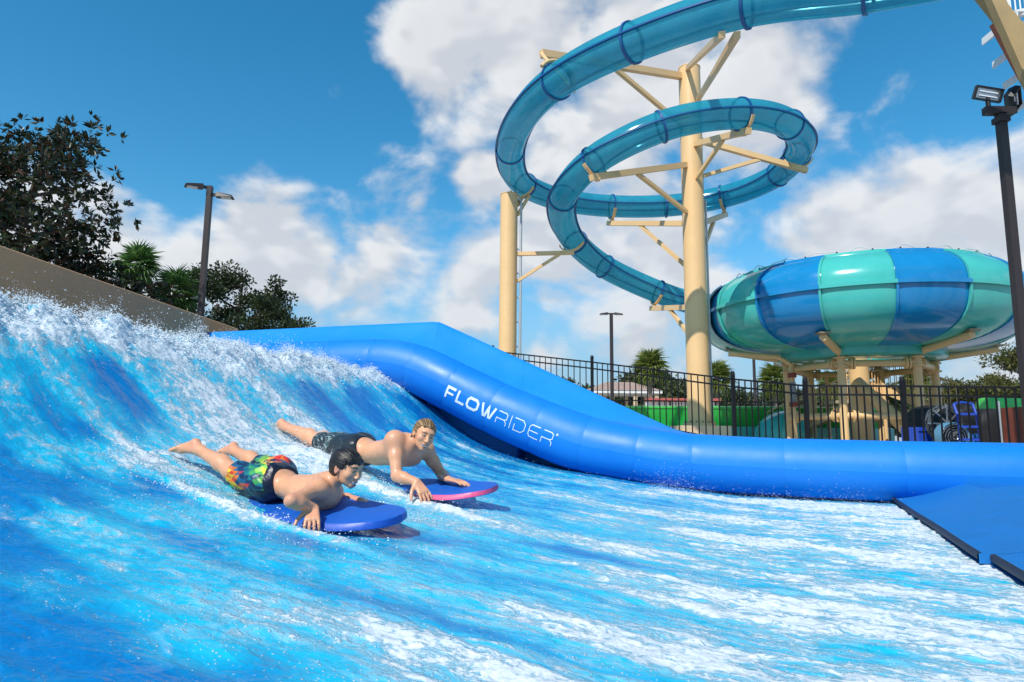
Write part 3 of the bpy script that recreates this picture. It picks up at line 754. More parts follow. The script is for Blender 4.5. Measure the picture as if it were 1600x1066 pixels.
arm(C1, COLX, COLY, .335, i_br, col_z(1086, 348))
arm(C1, COLX, COLY, .335, i_low, col_z(1090, 477), split=.5)
i_top = near_i(1140, 12, 0, i_ul); pt = sp[i_top] - np.array([0, 0, TR + .1])
for dx in (-.12, .16):
    MB().beam((COLX + dx, COLY - .2, C1['_z'] if '_z' in C1 else P(1080, 108, 20.0)[2] - (.1 if dx < 0 else 1.2)), pt + np.array([dx, 0, 0]), .12, .12).build('strut', tan, C1, smooth=.4)
MB().cyl((COLX + .42, COLY + .1, .6), (COLX + .42, COLY + .1, 7.6), .035, None, 8).build('drain_pipe', steel, C1)
c2 = P(793, 552, 21.3); c2t = P(796, 305, 21.3)
C2 = column('slide_column', 'shorter tan steel column beside the loop rising behind the blue wall', c2[0], c2[1], c2t[2], .285)
i_a = near_i(815, 287, 0, i_b); i_c = near_i(887, 380, i_l)
MB().beam((c2[0] + .25, c2[1], c2t[2] - .35), sp[i_a] - Y_[i_a] * (TR + .1), .12, .12).build('strut', tan, C2, smooth=.4)
MB().beam((c2[0] + .28, c2[1] - .05, c2t[2] - .7), sp[i_a] - Y_[i_a] * (TR + .038) + np.array([.25, 0, 0]), .09, .09).build('strut', tan, C2, smooth=.4)
mb = MB(); saddle(mb, i_a); mb.build('cradle', tan, C2)
e = sp[i_c] - Y_[i_c] * (TR + .14); za = P(800, 397, 21.3)[2]
MB().beam((c2[0] + .27, c2[1], za), e + np.array([.12, 0, 0]), .12, .12).build('support_arm', tan, C2, smooth=.4)
MB().beam((c2[0] + .27, c2[1], P(800, 440, 21.3)[2]), (np.array([c2[0] + .27, c2[1], za]) * .2 + e * .8) - np.array([0, 0, .05]), .09, .09).build('brace', tan, C2, smooth=.4)
mb = MB(); saddle(mb, i_c); mb.build('cradle', tan, C2)
px_ = c2[0] + .40
mb = MB(); mb.tube([(px_, c2[1], .3), (px_, c2[1], c2t[2] - .25), (px_ - .03, c2[1], c2t[2] - .15), (px_ - .16, c2[1], c2t[2] - .15)], .04, 8)
dp_ = mb.build('drain_pipe', steel, C2)
mb = MB()
for z in np.arange(1.5, 6.5, .8): mb.box((px_ - .07, c2[1], z), (.14, .05, .05))
mb.build('clamps', steel, dp_)

# ------------------------------------------------------------------ bowl slide
teal = mat('teal_fibreglass', (.065, .47, .42), .18, spec=.5, var=.08, vscale=1.1, coat=.2, dirt=.10)
bblue = mat('blue_fibreglass', (.009, .22, .50), .16, spec=.5, var=.10, vscale=1.0, coat=.2, dirt=.10)
green = mat('green_fibreglass', (.03, .42, .06), .3, var=.06)
lime = mat('lime_fibreglass', (.10, .62, .12), .35, var=.06)
BAZ = R(27.4); BSC = .924; BD = 24.0; BR = 5.0; BC = np.array([BD * math.sin(BAZ), BD * math.cos(BAZ), 4.30])
BO = thing('bowl_slide', 'huge bowl slide with alternating teal and blue glossy panels', 'bowl slide', (BC[0], BC[1], 0))
def bowl_prof(n=18):
    up_ = [(BR, 0), (4.985, .22), (4.93, .42), (4.80, .62), (4.60, .80), (4.36, .94), (4.12, 1.02)]
    lo_ = [(BR, 0), (4.985, -.25), (4.95, -.40), (4.85, -.66), (4.62, -.90), (4.25, -1.10), (3.75, -1.25), (3.1, -1.34), (2.4, -1.38), (1.4, -1.41)]
    f_ = lambda q: resample(catmull(q, 6), n)
    return f_(up_), f_(lo_)
PU, PL = bowl_prof()
def bdir(phi):
    a = BAZ + math.pi - phi      # phi grows to the right as seen by the camera
    return np.array([math.sin(a), math.cos(a), 0])
def bpt(phi, r, z): return BC + bdir(phi) * r * BSC + np.array([0, 0, z])
ringm = MB(); NP = 16
for k in range(NP):
    a0 = R(-10 + 22.5 * k); a1 = a0 + R(22.5); m_ = teal if k % 2 == 0 else bblue
    for nm, pr in (('upper_panel', PU), ('lower_panel', PL)):
        g = np.array([[bpt(a, q[0] * (1 - .006 * abs(2 * (a - a0) / (a1 - a0) - 1) ** 6), q[1]) for q in pr] for a in np.linspace(a0 + .002, a1 - .002, 10)])
        pan = MB().grid(g if nm == 'lower_panel' else g[:, ::-1]).build(nm, m_, BO, smooth=True)
        # bolted rib along the panel's edge
        rows = np.array([[bpt(a0 + o / q[0], q[0] + h_, q[1]) for o, h_ in ((-.03, -.01), (-.03, .06), (.03, .06), (.03, -.01))] for q in pr])
        MB().grid(rows).build('rib', m_, pan, smooth=.5)
    rows = np.array([[bpt(a, BR + o, z) for o, z in ((-.02, .05), (.10, .05), (.10, -.05), (-.02, -.05))] for a in np.linspace(a0, a1, 8)])
    MB().grid(rows).build('equator_flange', m_, BO, smooth=.5)
    rows = np.array([[bpt(a, 4.12 + o, 1.02 + z) for o, z in ((.06, -.02), (.05, .05), (-.03, .05), (-.06, -.1))] for a in np.linspace(a0, a1, 8)])
    MB().grid(rows).build('rim_flange', m_, BO, smooth=.5)
# cables and fittings along the rim
mb = MB(); cp = []
for a in np.linspace(R(-110), R(80), 60): cp.append(bpt(a, 4.10, 1.12 + .05 * math.sin(a * 23) + .03 * math.sin(a * 41)))
mb.tube(catmull(cp, 3), .012, 5); mb.build('rim_hose', mat('hose_grey', (.6, .66, .66), .5), BO)
for a in np.linspace(R(-100), R(75), 16):
    MB().box(bpt(a + .05 * rng.random(), 4.12, 1.09), (.035, .035, .05)).build('nozzle', black_rubber, BO, smooth=False)
# entry hood on the side where the tube runs in
hood = []
for i, a in enumerate(np.linspace(R(-80), R(-62), 8)):
    pr = np.vstack([PU[::-1][2:], PL[:13]])
    hood.append([bpt(a, q[0] + .16 * math.sin(math.pi * j / (len(pr) - 1)) ** .6, q[1]) for j, q in enumerate(pr)])
hd = MB().grid(np.array(hood)).build('entry_hood', teal, BO, smooth=True)
mb = MB(); mb.tube(np.array(hood)[0], .035, 6); mb.tube(np.array(hood)[-1], .035, 6); mb.build('hood_rim', mat('pale_gelcoat', (.5, .65, .62), .4), hd)
# drain ring under the bowl
pr = [(2.45, -1.37), (2.45, -1.56), (2.38, -1.60), (1.1, -1.60), (1.1, -1.41)]
MB().lathe([(r, z) for r, z in pr], BC, 48).build('drain_ring', teal, BO, smooth=.6)
# supporting frame
fz = BC[2] - 1.82; fzl = .95
leg_phi = [R(-72), R(-12), R(44), R(104), R(164), R(224)]; FR = 2.35
legs = []
for a in leg_phi:
    q = bpt(a, FR, 0); legs.append(q)
    lg = MB().cyl((q[0], q[1], 0), (q[0], q[1], fz + .22), .115, None, 20).build('leg', tan, BO)
    for z in (fz - .12, fz + .13): MB().cyl((q[0], q[1], z), (q[0], q[1], z + .05), .19, None, 18).build('leg_collar', tan, lg)
    # arm reaching out under the bowl, kinked up
    d = bdir(a); s0 = np.array([q[0], q[1], fz + .22]); s1 = s0 + d * .25 + np.array([0, 0, .12]); s2 = s0 + d * 1.75 + np.array([0, 0, .36])
    am = MB().tube([s0, s0 + np.array([0, 0, .06]), s1, s2], .11, 14).build('arm', tan, BO)
    MB().box(s2 + np.array([0, 0, .10]), (.30, .30, .05)).build('arm_plate', bolt_m, am)
for i in range(6):
    a, b_ = legs[i], legs[(i + 1) % 6]
    for z in (fz, fzl):
        if z == fzl and i in (3,): continue
        d = (b_ - a) / np.linalg.norm(b_ - a)
        rp_ = MB().cyl((a[0], a[1], z), (b_[0], b_[1], z), .10, None, 16).build('ring_pipe', tan, BO)
        for e_, sg in ((a, 1), (b_, -1)):
            for o in (.24, .32): q = np.array([e_[0], e_[1], z]) + sg * d * o; MB().cyl(q, q + d * .05, .18, None, 16).build('pipe_flange', tan, rp_)
MB().cyl((BC[0], BC[1], 0), (BC[0], BC[1], fz + .3), .30, None, 32).build('centre_column', tan, BO)
q = legs[2]; MB().cyl((BC[0] - .3, BC[1] - .4, 2.05), (q[0] * .8 + BC[0] * .2, q[1] * .8 + BC[1] * .2, .5), .19, None, 18).build('diagonal_pipe', tan, BO)
q = bpt(R(-50), 2.6, 0)
pm = mat('pipe_grey', (.22, .23, .24), .5)
sup = MB().tube([(q[0], q[1], 0), (q[0], q[1], fz + .05), tuple(bpt(R(-50), 3.1, 0)[:2]) + (fz + .3,), tuple(bpt(R(-58), 4.6, 0)[:2]) + (fz + .42,)], .085, 12).build('water_pipe', tan, BO)
mb = MB(); mb.cyl((q[0], q[1], 1.4), (q[0], q[1], 2.0), .095, None, 12); mb.build('pipe_sleeve', pm, sup)
rbm = mat('red_brown', (.25, .05, .03), .6)
for z in (1.25, 2.15): MB().cyl((q[0], q[1], z), (q[0], q[1], z + .14), .13, None, 12).build('pipe_coupling', rbm, sup)
# stair tower behind the bowl
ST = thing('stair_tower', 'tan steel stair with railings standing under the bowl', 'stair', tuple(bpt(R(160), 1.8, 0)[:2]) + (0,))
sx = rt0; sa, sb = bpt(R(-95), 2.2, 0), bpt(R(100), 3.3, 0); sa[1] += 1.9; sb[1] += .9
def stair(a, z0, b, z1, nst):
    a = np.array([a[0], a[1], z0]); b = np.array([b[0], b[1], z1]); d = b - a; dh = np.array([d[0], d[1], 0]); dh /= np.linalg.norm(dh); sd = np.array([-dh[1], dh[0], 0]) * .5
    for s_ in (1, -1):
        st_ = MB().beam(a + s_ * sd, b + s_ * sd, .06, .24).build('stringer', tan, ST, smooth=.4)
        rl = MB().tube([a + s_ * sd + np.array([0, 0, 1.05]), b + s_ * sd + np.array([0, 0, 1.05])], .03, 8).build('handrail', tan, ST)
        mb = MB()
        for k in range(nst * 2 + 1):
            q = a + d * k / (nst * 2) + s_ * sd; mb.cyl(q, q + np.array([0, 0, 1.05]), .014, None, 5)
        mb.build('balusters', tan, rl)
    for k in range(nst):
        q = a + d * (k + .5) / nst; MB().box(q, (.28, 1.0, .05), np.array([dh, sd * 2, [0, 0, 1]])).build('tread', tan_d, ST, smooth=False)
stair(sa, .15, (sa + sb) / 2 + np.array([.1, 0, 0]), 1.45, 8)
stair(sb, 1.05, (sa + sb) / 2 + np.array([.6, .3, 0]), 2.2, 7)
mid = (sa + sb) / 2
MB().box((mid[0], mid[1], 1.5), (1.6, 1.2, .10)).build('landing', tan_d, ST, smooth=False)
for dx in (-.7, .7):
    for dy in (-.5, .5): MB().cyl((mid[0] + dx, mid[1] + dy, 0), (mid[0] + dx, mid[1] + dy, 2.6), .06, None, 10).build('post', tan, ST)
mb = MB()
for k in range(16): mb.cyl((mid[0] - .7 + k * .093, mid[1] - .55, 1.55), (mid[0] - .7 + k * .093, mid[1] - .55, 2.55), .013, None, 5)
mb.beam((mid[0] - .7, mid[1] - .55, 2.55), (mid[0] + .7, mid[1] - .55, 2.55), .05, .05); mb.build('railing', tan, ST)
# ------------------------------------------------------------------ black picket fence with its ramped walk
fence_m = mat('black_powder_coat', (.006, .007, .010), .55, spec=.25)
fpts = [(770, 549.0, 19.1), (925, 566, 17.3), (1145, 592.5, 14.5), (1258, 603, 13.0), (1410, 603.5, 12.2), (1600, 606, 11.7), (1790, 610, 11.3)]
fp = [P(*q) for q in fpts]; FH = 1.46
nb_ = [17, 22, 10, 12, 12, 12]
FE = thing('picket_fence', 'black metal picket fence running behind the blue wall', 'fence', (fp[3][0], fp[3][1], 0))
for i, p in enumerate(fp):
    pst = MB().box((p[0], p[1], p[2] - FH / 2 + .02), (.075, .075, FH + .16)).build('post', fence_m, FE, smooth=False)
    MB().lathe([(.0, .07), (.03, .06), (.045, .03), (.045, 0), (.05, -.02)], (p[0], p[1], p[2] + .11), 10).build('post_cap', fence_m, pst)
for i in range(len(fp) - 1):
    a, b_ = fp[i], fp[i + 1]
    for dz in (0, -.165, -FH + .12):
        MB().beam(a + np.array([0, 0, dz]), b_ + np.array([0, 0, dz]), .032, .036).build('rail', fence_m, FE, smooth=False)
    for k in range(nb_[i]):
        q = a + (b_ - a) * (k + 1) / (nb_[i] + 1)
        MB().box((q[0], q[1], q[2] - FH / 2 - .01), (.023, .023, FH - .02)).build('picket', fence_m, FE, smooth=False)
# concrete walk that climbs with the fence
mb = MB()
rows = []
for p in fp[:4]:
    zt = max(p[2] - FH - .02, .006); rows.append([np.array([p[0] - .25, p[1] - .35, -.02]), np.array([p[0] - .25, p[1] - .35, zt]), np.array([p[0] + .9, p[1] + 1.1, zt]), np.array([p[0] + .9, p[1] + 1.1, -.02])])
mb.grid(np.array(rows)); mb.add(np.array(rows[0]), [(0, 1, 2, 3)])
tag(mb.build('walkway_ramp', concrete, smooth=False), kind='structure')
# ------------------------------------------------------------------ lamps
pole_m = mat('bronze_pole', (.035, .026, .026), .45, spec=.4)
lens_m = mat('lamp_lens', (.75, .78, .78), .25)
def street_lamp(x, y, h, pole, heads, label, tilt=0.0):
    t_ = thing('street_lamp', label, 'street lamp', (x, y, 0), None)
    MB().box((x, y, h / 2 + .10), (pole, pole, h)).build('pole', pole_m, t_, smooth=False)
    MB().box((x, y, .12), (pole * 2.2, pole * 2.2, .24)).build('pole_base', pole_m, t_, smooth=False)
    for az, dz in heads:
        d = np.array([math.sin(az), math.cos(az), 0]); sd = np.array([d[1], -d[0], 0]); c = np.array([x, y, h + dz])
        L, w = .52, .34; a0 = c + d * (pole / 2); a1 = c + d * (pole / 2 + .12)
        hd = MB().hexa([a1 - sd * w / 2 * .6, a1 + d * L - sd * w / 2, a1 + d * L + sd * w / 2, a1 + sd * w / 2 * .6,
                        a1 - sd * w * .2 + np.array([0, 0, .16]), a1 + d * L * .92 - sd * w * .3 + np.array([0, 0, .07]), a1 + d * L * .92 + sd * w * .3 + np.array([0, 0, .07]), a1 + sd * w * .2 + np.array([0, 0, .16])]).build('lamp_head', pole_m, t_, smooth=False)
        MB().box(c + d * (pole / 2 + .06) + np.array([0, 0, .07]), (.07, .20, .09), np.array([sd, d, [0, 0, 1]])).build('bracket', pole_m, t_, smooth=False)
        MB().box(a1 + d * L * .58 + np.array([0, 0, -.006]), (w * .62, L * .55, .02), np.array([sd, d, [0, 0, 1]])).build('lens', lens_m, hd, smooth=False)
    return t_
q = P(328, 296, 20); street_lamp(q[0], q[1], q[2], .15, [(R(238), -.03), (R(80), -.24)], 'brown twin-head parking lamp rising out of the dark trees')
q = P(955, 492, 42); street_lamp(q[0], q[1], q[2], .20, [(R(-90), 0), (R(90), 0)], 'thin grey twin-head lamp post against the sky behind the fence')
q = P(1412, 600, 62); street_lamp(q[0], q[1], q[2], .2, [(R(-90), 0), (R(90), 0)], 'tiny distant lamp post above the far trees under the bowl')
q = P(1176, 520, 44); t_ = thing('utility_pole', 'plain grey pole without lamp behind the fence left of the bowl legs', 'pole', (q[0], q[1], 0))
MB().cyl((q[0], q[1], 0), (q[0], q[1], 5.6 + .9), .12, .09, 10).build('pole_shaft', pole_m, t_); MB().box((q[0], q[1], .15), (.4, .4, .3)).build('pole_base', pole_m, t_, smooth=False)
# floodlight mast close by on the right
q = P(1563, 178, 11.2); x, y, h = q
FL = thing('floodlight_mast', 'dark floodlight mast with two black floodlights in front of the bowl', 'floodlight', (x, y, 0))
MB().box((x, y, h / 2), (.13, .13, h)).build('mast', pole_m, FL, smooth=False)
MB().box((x, y, h - .12), (.20, .20, .10)).build('mast_collar', pole_m, FL, smooth=False)
cb = MB().box((x - .02, y, h + .05), (.52, .13, .13)).build('crossbar', pole_m, FL, smooth=False)
dark_m = mat('floodlight_black', (.008, .008, .01), .45)
refl = mat('reflector', (.45, .5, .55), .18, metal=.9)
tubem = mat('lamp_tube', (.85, .87, .9), .2)
def flood(cx, cy, cz, az, el, rollz, tagk):
    d = np.array([math.sin(az) * math.cos(el), math.cos(az) * math.cos(el), math.sin(el)])     # where the light points
    s_ = np.cross(d, [0, 0, 1]); s_ /= np.linalg.norm(s_); u_ = np.cross(s_, d)
    s2 = s_ * math.cos(rollz) + u_ * math.sin(rollz); u2 = -s_ * math.sin(rollz) + u_ * math.cos(rollz)
    A = np.array([s2, d, u2]); c = np.array([cx, cy, cz])
    mb = MB(); w, hh, dp = .23, .115, .07
    ring = lambda k, o: [c + A.T @ np.array([sx_ * w * k, o, sz * hh * k]) for sx_, sz in ((-1, -1), (1, -1), (1, 1), (-1, 1))]
    R0, R1, R2, R3 = ring(1.0, dp), ring(.86, dp), ring(1.0, -dp * .2), ring(.72, -dp * 1.6); R4 = ring(.84, dp * .4)
    rows = [R4, R1, R0, R2, R3]
    for a_, b2 in zip(rows[:-1], rows[1:]):
        for i in range(4): mb.add([a_[i], a_[(i + 1) % 4], b2[(i + 1) % 4], b2[i]], [(0, 3, 2, 1)])
    mb.add(R3, [(0, 1, 2, 3)])
    hd = mb.build('floodlight_head', dark_m, FL, smooth=False)
    MB().add(R4, [(3, 2, 1, 0)]).build('reflector', refl, hd, smooth=False)
    for kz in (-.045, .03):
        MB().cyl(c + A.T @ np.array([-.15, dp * .62, kz]), c + A.T @ np.array([.15, dp * .62, kz]), .012, None, 8).build('lamp_tube', tubem, hd)
    MB().cyl((cx, cy, cz - .26), (cx, cy, cz - .05), .04, None, 8).build('knuckle', dark_m, hd)
flood(x - .20, y, h + .36, R(190), R(-12), R(14), 0)
flood(x + .30, y + .05, h + .30, R(140), R(-30), R(22), 1)
# ------------------------------------------------------------------ slide tower stair, top right
wood_tan = mat('tan_beam', (.42, .29, .13), .6, var=.1, vscale=2)
brown = mat('brown_stringer', (.30, .10, .06), .6, var=.1)
white_p = mat('white_paint', (.78, .78, .76), .45, var=.05)
TY = 11.0
TW = thing('slide_tower', 'tan and white stair tower jutting in at the top corner above the floodlights', 'tower', P(1720, 680, TY))
MB().beam(P(1490, -70, TY), P(1650, 130, TY), .16, .30).build('beam', wood_tan, TW, smooth=False)
MB().beam(P(1546, -20, TY - .3), P(1630, 170, TY - .3), .14, .24).build('beam', wood_tan, TW, smooth=False)
MB().beam(P(1556, 36, TY + .5), P(1640, 190, TY + .5), .10, .20).build('stringer', brown, TW, smooth=False)
for k, (x, y) in enumerate(((1560, 40), (1577, 78), (1594, 112), (1612, 150))):
    c = P(x, y, TY + .55); MB().box(c + np.array([.08, 0, 0]), (.16, .9, .035)).build('tread', white_p, TW, smooth=False); MB().box(c + np.array([.01, 0, -.07]), (.025, .9, .10)).build('riser', white_p, TW, smooth=False)
MB().beam(P(1576, 26, TY + .8), P(1720, -12, TY + .8), .12, .12).build('deck_edge', white_p, TW, smooth=False)
MB().beam(P(1590, 42, TY + .9), P(1720, 10, TY + .9), .12, .14).build('deck_edge', white_p, TW, smooth=False)
MB().box((P(1571, -20, TY + .8) + P(1571, 20, TY + .8)) / 2, (.09, .09, .9)).build('railing_post', white_p, TW, smooth=False)
for k in range(11):
    a = P(1580 + k * 7.5, 22 - k * 2, TY + .85); MB().cyl(a, a + np.array([0, 0, 1.0]), .014, None, 6).build('baluster', white_p, TW)
MB().beam(P(1571, -62, TY + .8), P(1720, -102, TY + .8), .08, .06).build('railing_top', white_p, TW, smooth=False)
tb = P(1790, 680, TY) + np.array([1.6, 0, 0])
for dx, dy in ((0, 0), (0, 2.2), (2.2, 0), (2.2, 2.2)):
    MB().box((tb[0] + dx, tb[1] + dy, 4.2), (.25, .25, 8.4)).build('tower_leg', wood_tan, TW, smooth=False)
dk = P(1720, -5, TY + .8); MB().box((dk[0] + 1.1, dk[1] + .8, dk[2]), (2.6, 2.4, .14)).build('tower_deck', white_p, TW, smooth=False)
# ------------------------------------------------------------------ green flume and teal dome behind the fence
GF_ = thing('green_flume', 'bright green open flume with teal base behind the fence', 'flume', P(1120, 680, 24))
ga, gb = P(965, 640, 25.5), P(1290, 640, 25.0); zt = P(1100, 639, 25)[2]
ga[2] = gb[2] = 0
pathg = resample(catmull([ga + np.array([-1.5, .8, 0]), ga, (ga + gb) / 2 + np.array([0, -.4, 0]), gb, gb + np.array([2, .9, 0])], 10), 40)
Xg, Yg, Tg = frames(pathg)
rows_b, rows_i = [], []
for i in range(40):
    f_ = lambda s, z: pathg[i] + Xg[i] * s + np.array([0, 0, z])
    rows_i.append([f_(.75, zt), f_(.68, zt + .05), f_(.60, zt), f_(.55, .62), f_(.0, .45), f_(-.7, .62), f_(-.8, zt + .0), f_(-.88, zt + .05), f_(-.95, zt)])
    rows_b.append([f_(.751, zt - .02), f_(.70, .68), f_(.40, .40), f_(.0, .33), f_(-.6, .45), f_(-.951, zt - .02)])
MB().grid(np.array(rows_i)).build('flume_shell', green, GF_, smooth=.8)
rows_e = [[pathg[i] + Xg[i] * .78 + np.array([0, 0, zt - .02]), pathg[i] + Xg[i] * .80 + np.array([0, 0, zt + .05]), pathg[i] + Xg[i] * .68 + np.array([0, 0, zt + .075]), pathg[i] + Xg[i] * .58 + np.array([0, 0, zt + .02])] for i in range(40)]
MB().grid(np.array(rows_e)).build('flume_rim', lime, GF_, smooth=.8)
MB().grid(np.array(rows_b)[:, ::-1]).build('flume_outer', green, GF_, smooth=.8)
rows_t = [[pathg[i] + Xg[i] * 1.05 + np.array([0, 0, z]) for z in (0, .66)] + [pathg[i] + Xg[i] * .6 + np.array([0, 0, .72])] for i in range(40)]
MB().grid(np.array(rows_t)).build('flume_base', teal, GF_, smooth=.8)
dc = P(1238, 672, 23.2); dc[2] = 0.3
DM = thing('teal_hood', 'teal quarter-dome hood at the flume end beside the bowl legs', 'slide hood', (dc[0], dc[1], 0))
dr_ = 1.28; zt2 = P(1236, 641, 23.2)[2] - .3
for k in range(5):
    a0, a1 = math.pi * k / 10, math.pi * (k + 1) / 10
    g = np.array([[dc + np.array([-dr_ * math.sin(b2) * math.cos(a), -dr_ * .9 * math.sin(b2) * math.sin(a), zt2 * math.cos(b2)]) for b2 in np.linspace(0, math.pi / 2, 10)] for a in np.linspace(a0 + .006, a1 - .006, 5)])
    MB().grid(g).build('hood_panel', teal, DM, smooth=True)
mb = MB(); mb.tube([dc + np.array([-dr_ * math.sin(b2) * 1.0, 0, zt2 * math.cos(b2)]) for b2 in np.linspace(0, math.pi / 2, 10)], .03, 6); mb.tube([dc + np.array([0, -dr_ * .9 * math.sin(b2), zt2 * math.cos(b2)]) for b2 in np.linspace(0, math.pi / 2, 10)], .03, 6)
mb.build('hood_edge', lime if False else mat('teal_light', (.14, .55, .5), .3), DM)
MB().cyl(dc + np.array([0, .1, -.3]), dc + np.array([0, .1, .02]), 1.3, None, 24).build('hood_base', teal, DM)
# ------------------------------------------------------------------ equipment behind the fence on the right
eq_blue = mat('plastic_blue', (.02, .07, .45), .4, var=.1, vscale=4)
eq_dark = mat('black_cover', (.008, .008, .010), .75, var=.2, vscale=6, bump=.01, bscale=9)
red_box = mat('red_brown_wood', (.20, .05, .025), .6, var=.15, vscale=5)
def gpos(px, Y): q = P(px, 690, Y); return np.array([q[0], q[1], 0.0])
def crate(px, Y, w, d_, h, z, label, m_=eq_blue, rot=.1):
    c = gpos(px, Y); ax = np.array([[math.cos(rot), math.sin(rot), 0], [-math.sin(rot), math.cos(rot), 0], [0, 0, 1]])
    t_ = thing('storage_crate', label, 'crate', (c[0], c[1], z))
    B_ = lambda o, s_: MB().box(c + ax.T @ np.array(o) + np.array([0, 0, z]), s_, ax)
    for sx_, sy_, sw, sdp in ((0, -1, w, .03), (0, 1, w, .03), (-1, 0, .03, d_ - .064), (1, 0, .03, d_ - .064)):
        B_((sx_ * (w / 2 - .015), sy_ * (d_ / 2 - .015), h / 2), (sw, sdp, h)).build('crate_side', m_, t_, smooth=False)
    B_((0, 0, .02), (w - .07, d_ - .07, .03)).build('crate_bottom', m_, t_, smooth=False)
    B_((0, -d_ / 2 - .012, h - .05), (w + .03, .03, .07)).build('crate_rim', m_, t_, smooth=False)
    for k in (-.3, 0, .3): B_((k * w, -d_ / 2 - .008, h * .42), (.03, .022, h * .7)).build('crate_rib', m_, t_, smooth=False)
crate(1448, 14.6, .75, .55, .55, 0, 'blue plastic crate behind the fence, left of the other blue crate')
crate(1492, 14.2, .62, .5, .42, 0, 'lower blue plastic crate behind the fence beside the hand truck', mat('plastic_blue2', (.03, .14, .38), .4))
# reel of hose with spokes
c = gpos(1476, 14.0); c[2] = .62
HR = thing('hose_reel', 'dark hose reel with tangled hose standing over the blue crates', 'hose reel', (c[0], c[1], 0))
grey_h = mat('hose_dark', (.05, .06, .07), .5); chrome = mat('chrome', (.55, .57, .6), .25, metal=.9)
for k in range(9):
    a = np.linspace(0, 2 * math.pi, 30); rr_ = .30 + .03 * (k % 3)
    pth = [c + np.array([rr_ * math.cos(t2) + .01 * k, -.09 + .03 * k + .02 * math.sin(3 * t2 + k), rr_ * math.sin(t2) + .02 * math.sin(5 * t2 + k)]) for t2 in a]
    MB().tube(pth, .02, 6, caps=False).build('hose_coil', grey_h, HR)
for k in range(4):
    t2 = k * math.pi / 4; d = np.array([math.cos(t2), 0, math.sin(t2)]) * .40; MB().beam(c - d + np.array([0, -.14, 0]), c + d + np.array([0, -.14, 0]), .025, .025).build('spoke', chrome, HR, smooth=False)
for dx in (-.3, .3): MB().beam((c[0] + dx, c[1], 0), (c[0] + dx * .3, c[1], c[2]), .05, .05).build('reel_leg', grey_h, HR, smooth=False)
# fan / pump drum
c = gpos(1487, 13.6); DRM = thing('blower_fan', 'round blue-grey blower fan on the deck behind the fence', 'fan', (c[0], c[1], 0))
drm = mat('drum_bluegrey', (.10, .25, .36), .35)
c2_ = c + np.array([0, 0, .34]); 
mb = MB(); a = np.linspace(0, 2 * math.pi, 29); mb.grid(np.array([[c2_ + np.array([r_ * math.cos(t2), y_, r_ * math.sin(t2)]) for t2 in a] for r_, y_ in ((.26, -.12), (.29, -.14), (.30, -.10), (.30, .1), (.26, .14), (.05, .15))]))
mb.build('housing', drm, DRM)
for k in range(5):
    rr_ = .05 + k * .05; MB().tube([c2_ + np.array([rr_ * math.cos(t2), -.13, rr_ * math.sin(t2)]) for t2 in a], .006, 5, caps=False).build('grille_ring', chrome, DRM)
for k in range(6):
    t2 = k * math.pi / 3; d = np.array([math.cos(t2), 0, math.sin(t2)]); n2 = np.array([-d[2], 0, d[0]])
    MB().hexa([c2_ + d * .04 - n2 * .03 + np.array([0, -.03, 0]), c2_ + d * .24 - n2 * .07 + np.array([0, -.03, 0]), c2_ + d * .24 + n2 * .06 + np.array([0, .04, 0]), c2_ + d * .04 + n2 * .03 + np.array([0, .03, 0]),
               c2_ + d * .04 - n2 * .03 + np.array([0, -.02, 0]), c2_ + d * .24 - n2 * .07 + np.array([0, -.02, 0]), c2_ + d * .24 + n2 * .06 + np.array([0, .05, 0]), c2_ + d * .04 + n2 * .03 + np.array([0, .04, 0])]).build('fan_blade', grey_h, DRM)
for dx in (-.2, .2): MB().box(c + np.array([dx, 0, .05]), (.06, .4, .10)).build('foot', grey_h, DRM, smooth=False)
# blue hand truck
c = gpos(1515, 13.4); HT = thing('hand_truck', 'blue tubular hand truck leaning behind the fence', 'hand truck', tuple(c))
for dx in (-.19, .19):
    MB().tube([c + np.array([dx, 0, .1]), c + np.array([dx, .02, .8]), c + np.array([dx, .1, 1.0])], .024, 8).build('side_rail', eq_blue, HT)
    MB().cyl(c + np.array([dx * 1.25 - .03, .08, .11]), c + np.array([dx * 1.25 + .03, .08, .11]), .11, None, 18).build('wheel', black_rubber, HT)
for z in (.3, .55, .8): MB().beam(c + np.array([-.19, .01, z]), c + np.array([.19, .01, z]), .035, .045).build('crosspiece', eq_blue, HT, smooth=False)
MB().tube([c + np.array([-.19, .1, 1.0]), c + np.array([0, .13, 1.04]), c + np.array([.19, .1, 1.0])], .024, 8).build('handle', eq_blue, HT)
MB().box(c + np.array([0, -.14, .03]), (.42, .26, .02)).build('toe_plate', eq_blue, HT, smooth=False)
# black covered heaps
def covered(px, Y, sx_, sy_, sz, label, name='covered_cart', sq=.5):
    c = gpos(px, Y); t_ = thing(name, label, 'covered cart', tuple(c)); g = []
    for t2 in np.linspace(0, math.pi / 2, 12):
        row = []
        for a in np.linspace(0, 2 * math.pi, 41):
            k = lambda v_: math.copysign(abs(v_) ** sq, v_)
            nz = .06 * (float(vnoise(np.array(a * 3 + px), np.array(t2 * 4))) - .5) + .05 * math.sin(a * 9) * (1 - math.sin(t2)) * .5
            row.append(c + np.array([sx_ * k(math.cos(a)) * k(math.cos(t2)) * (1 + nz), sy_ * k(math.sin(a)) * k(math.cos(t2)) * (1 + nz), .08 + sz * k(math.sin(t2)) * (1 + nz)]))
        g.append(row)
    MB().grid(np.array(g)).build('cover', eq_dark, t_, smooth=True)
    for dx in (-.6, .6):
        MB().cyl(c + np.array([dx * sx_ - .03, -sy_ * .7, .08]), c + np.array([dx * sx_ + .03, -sy_ * .7, .08]), .08, None, 14).build('wheel', black_rubber, t_)
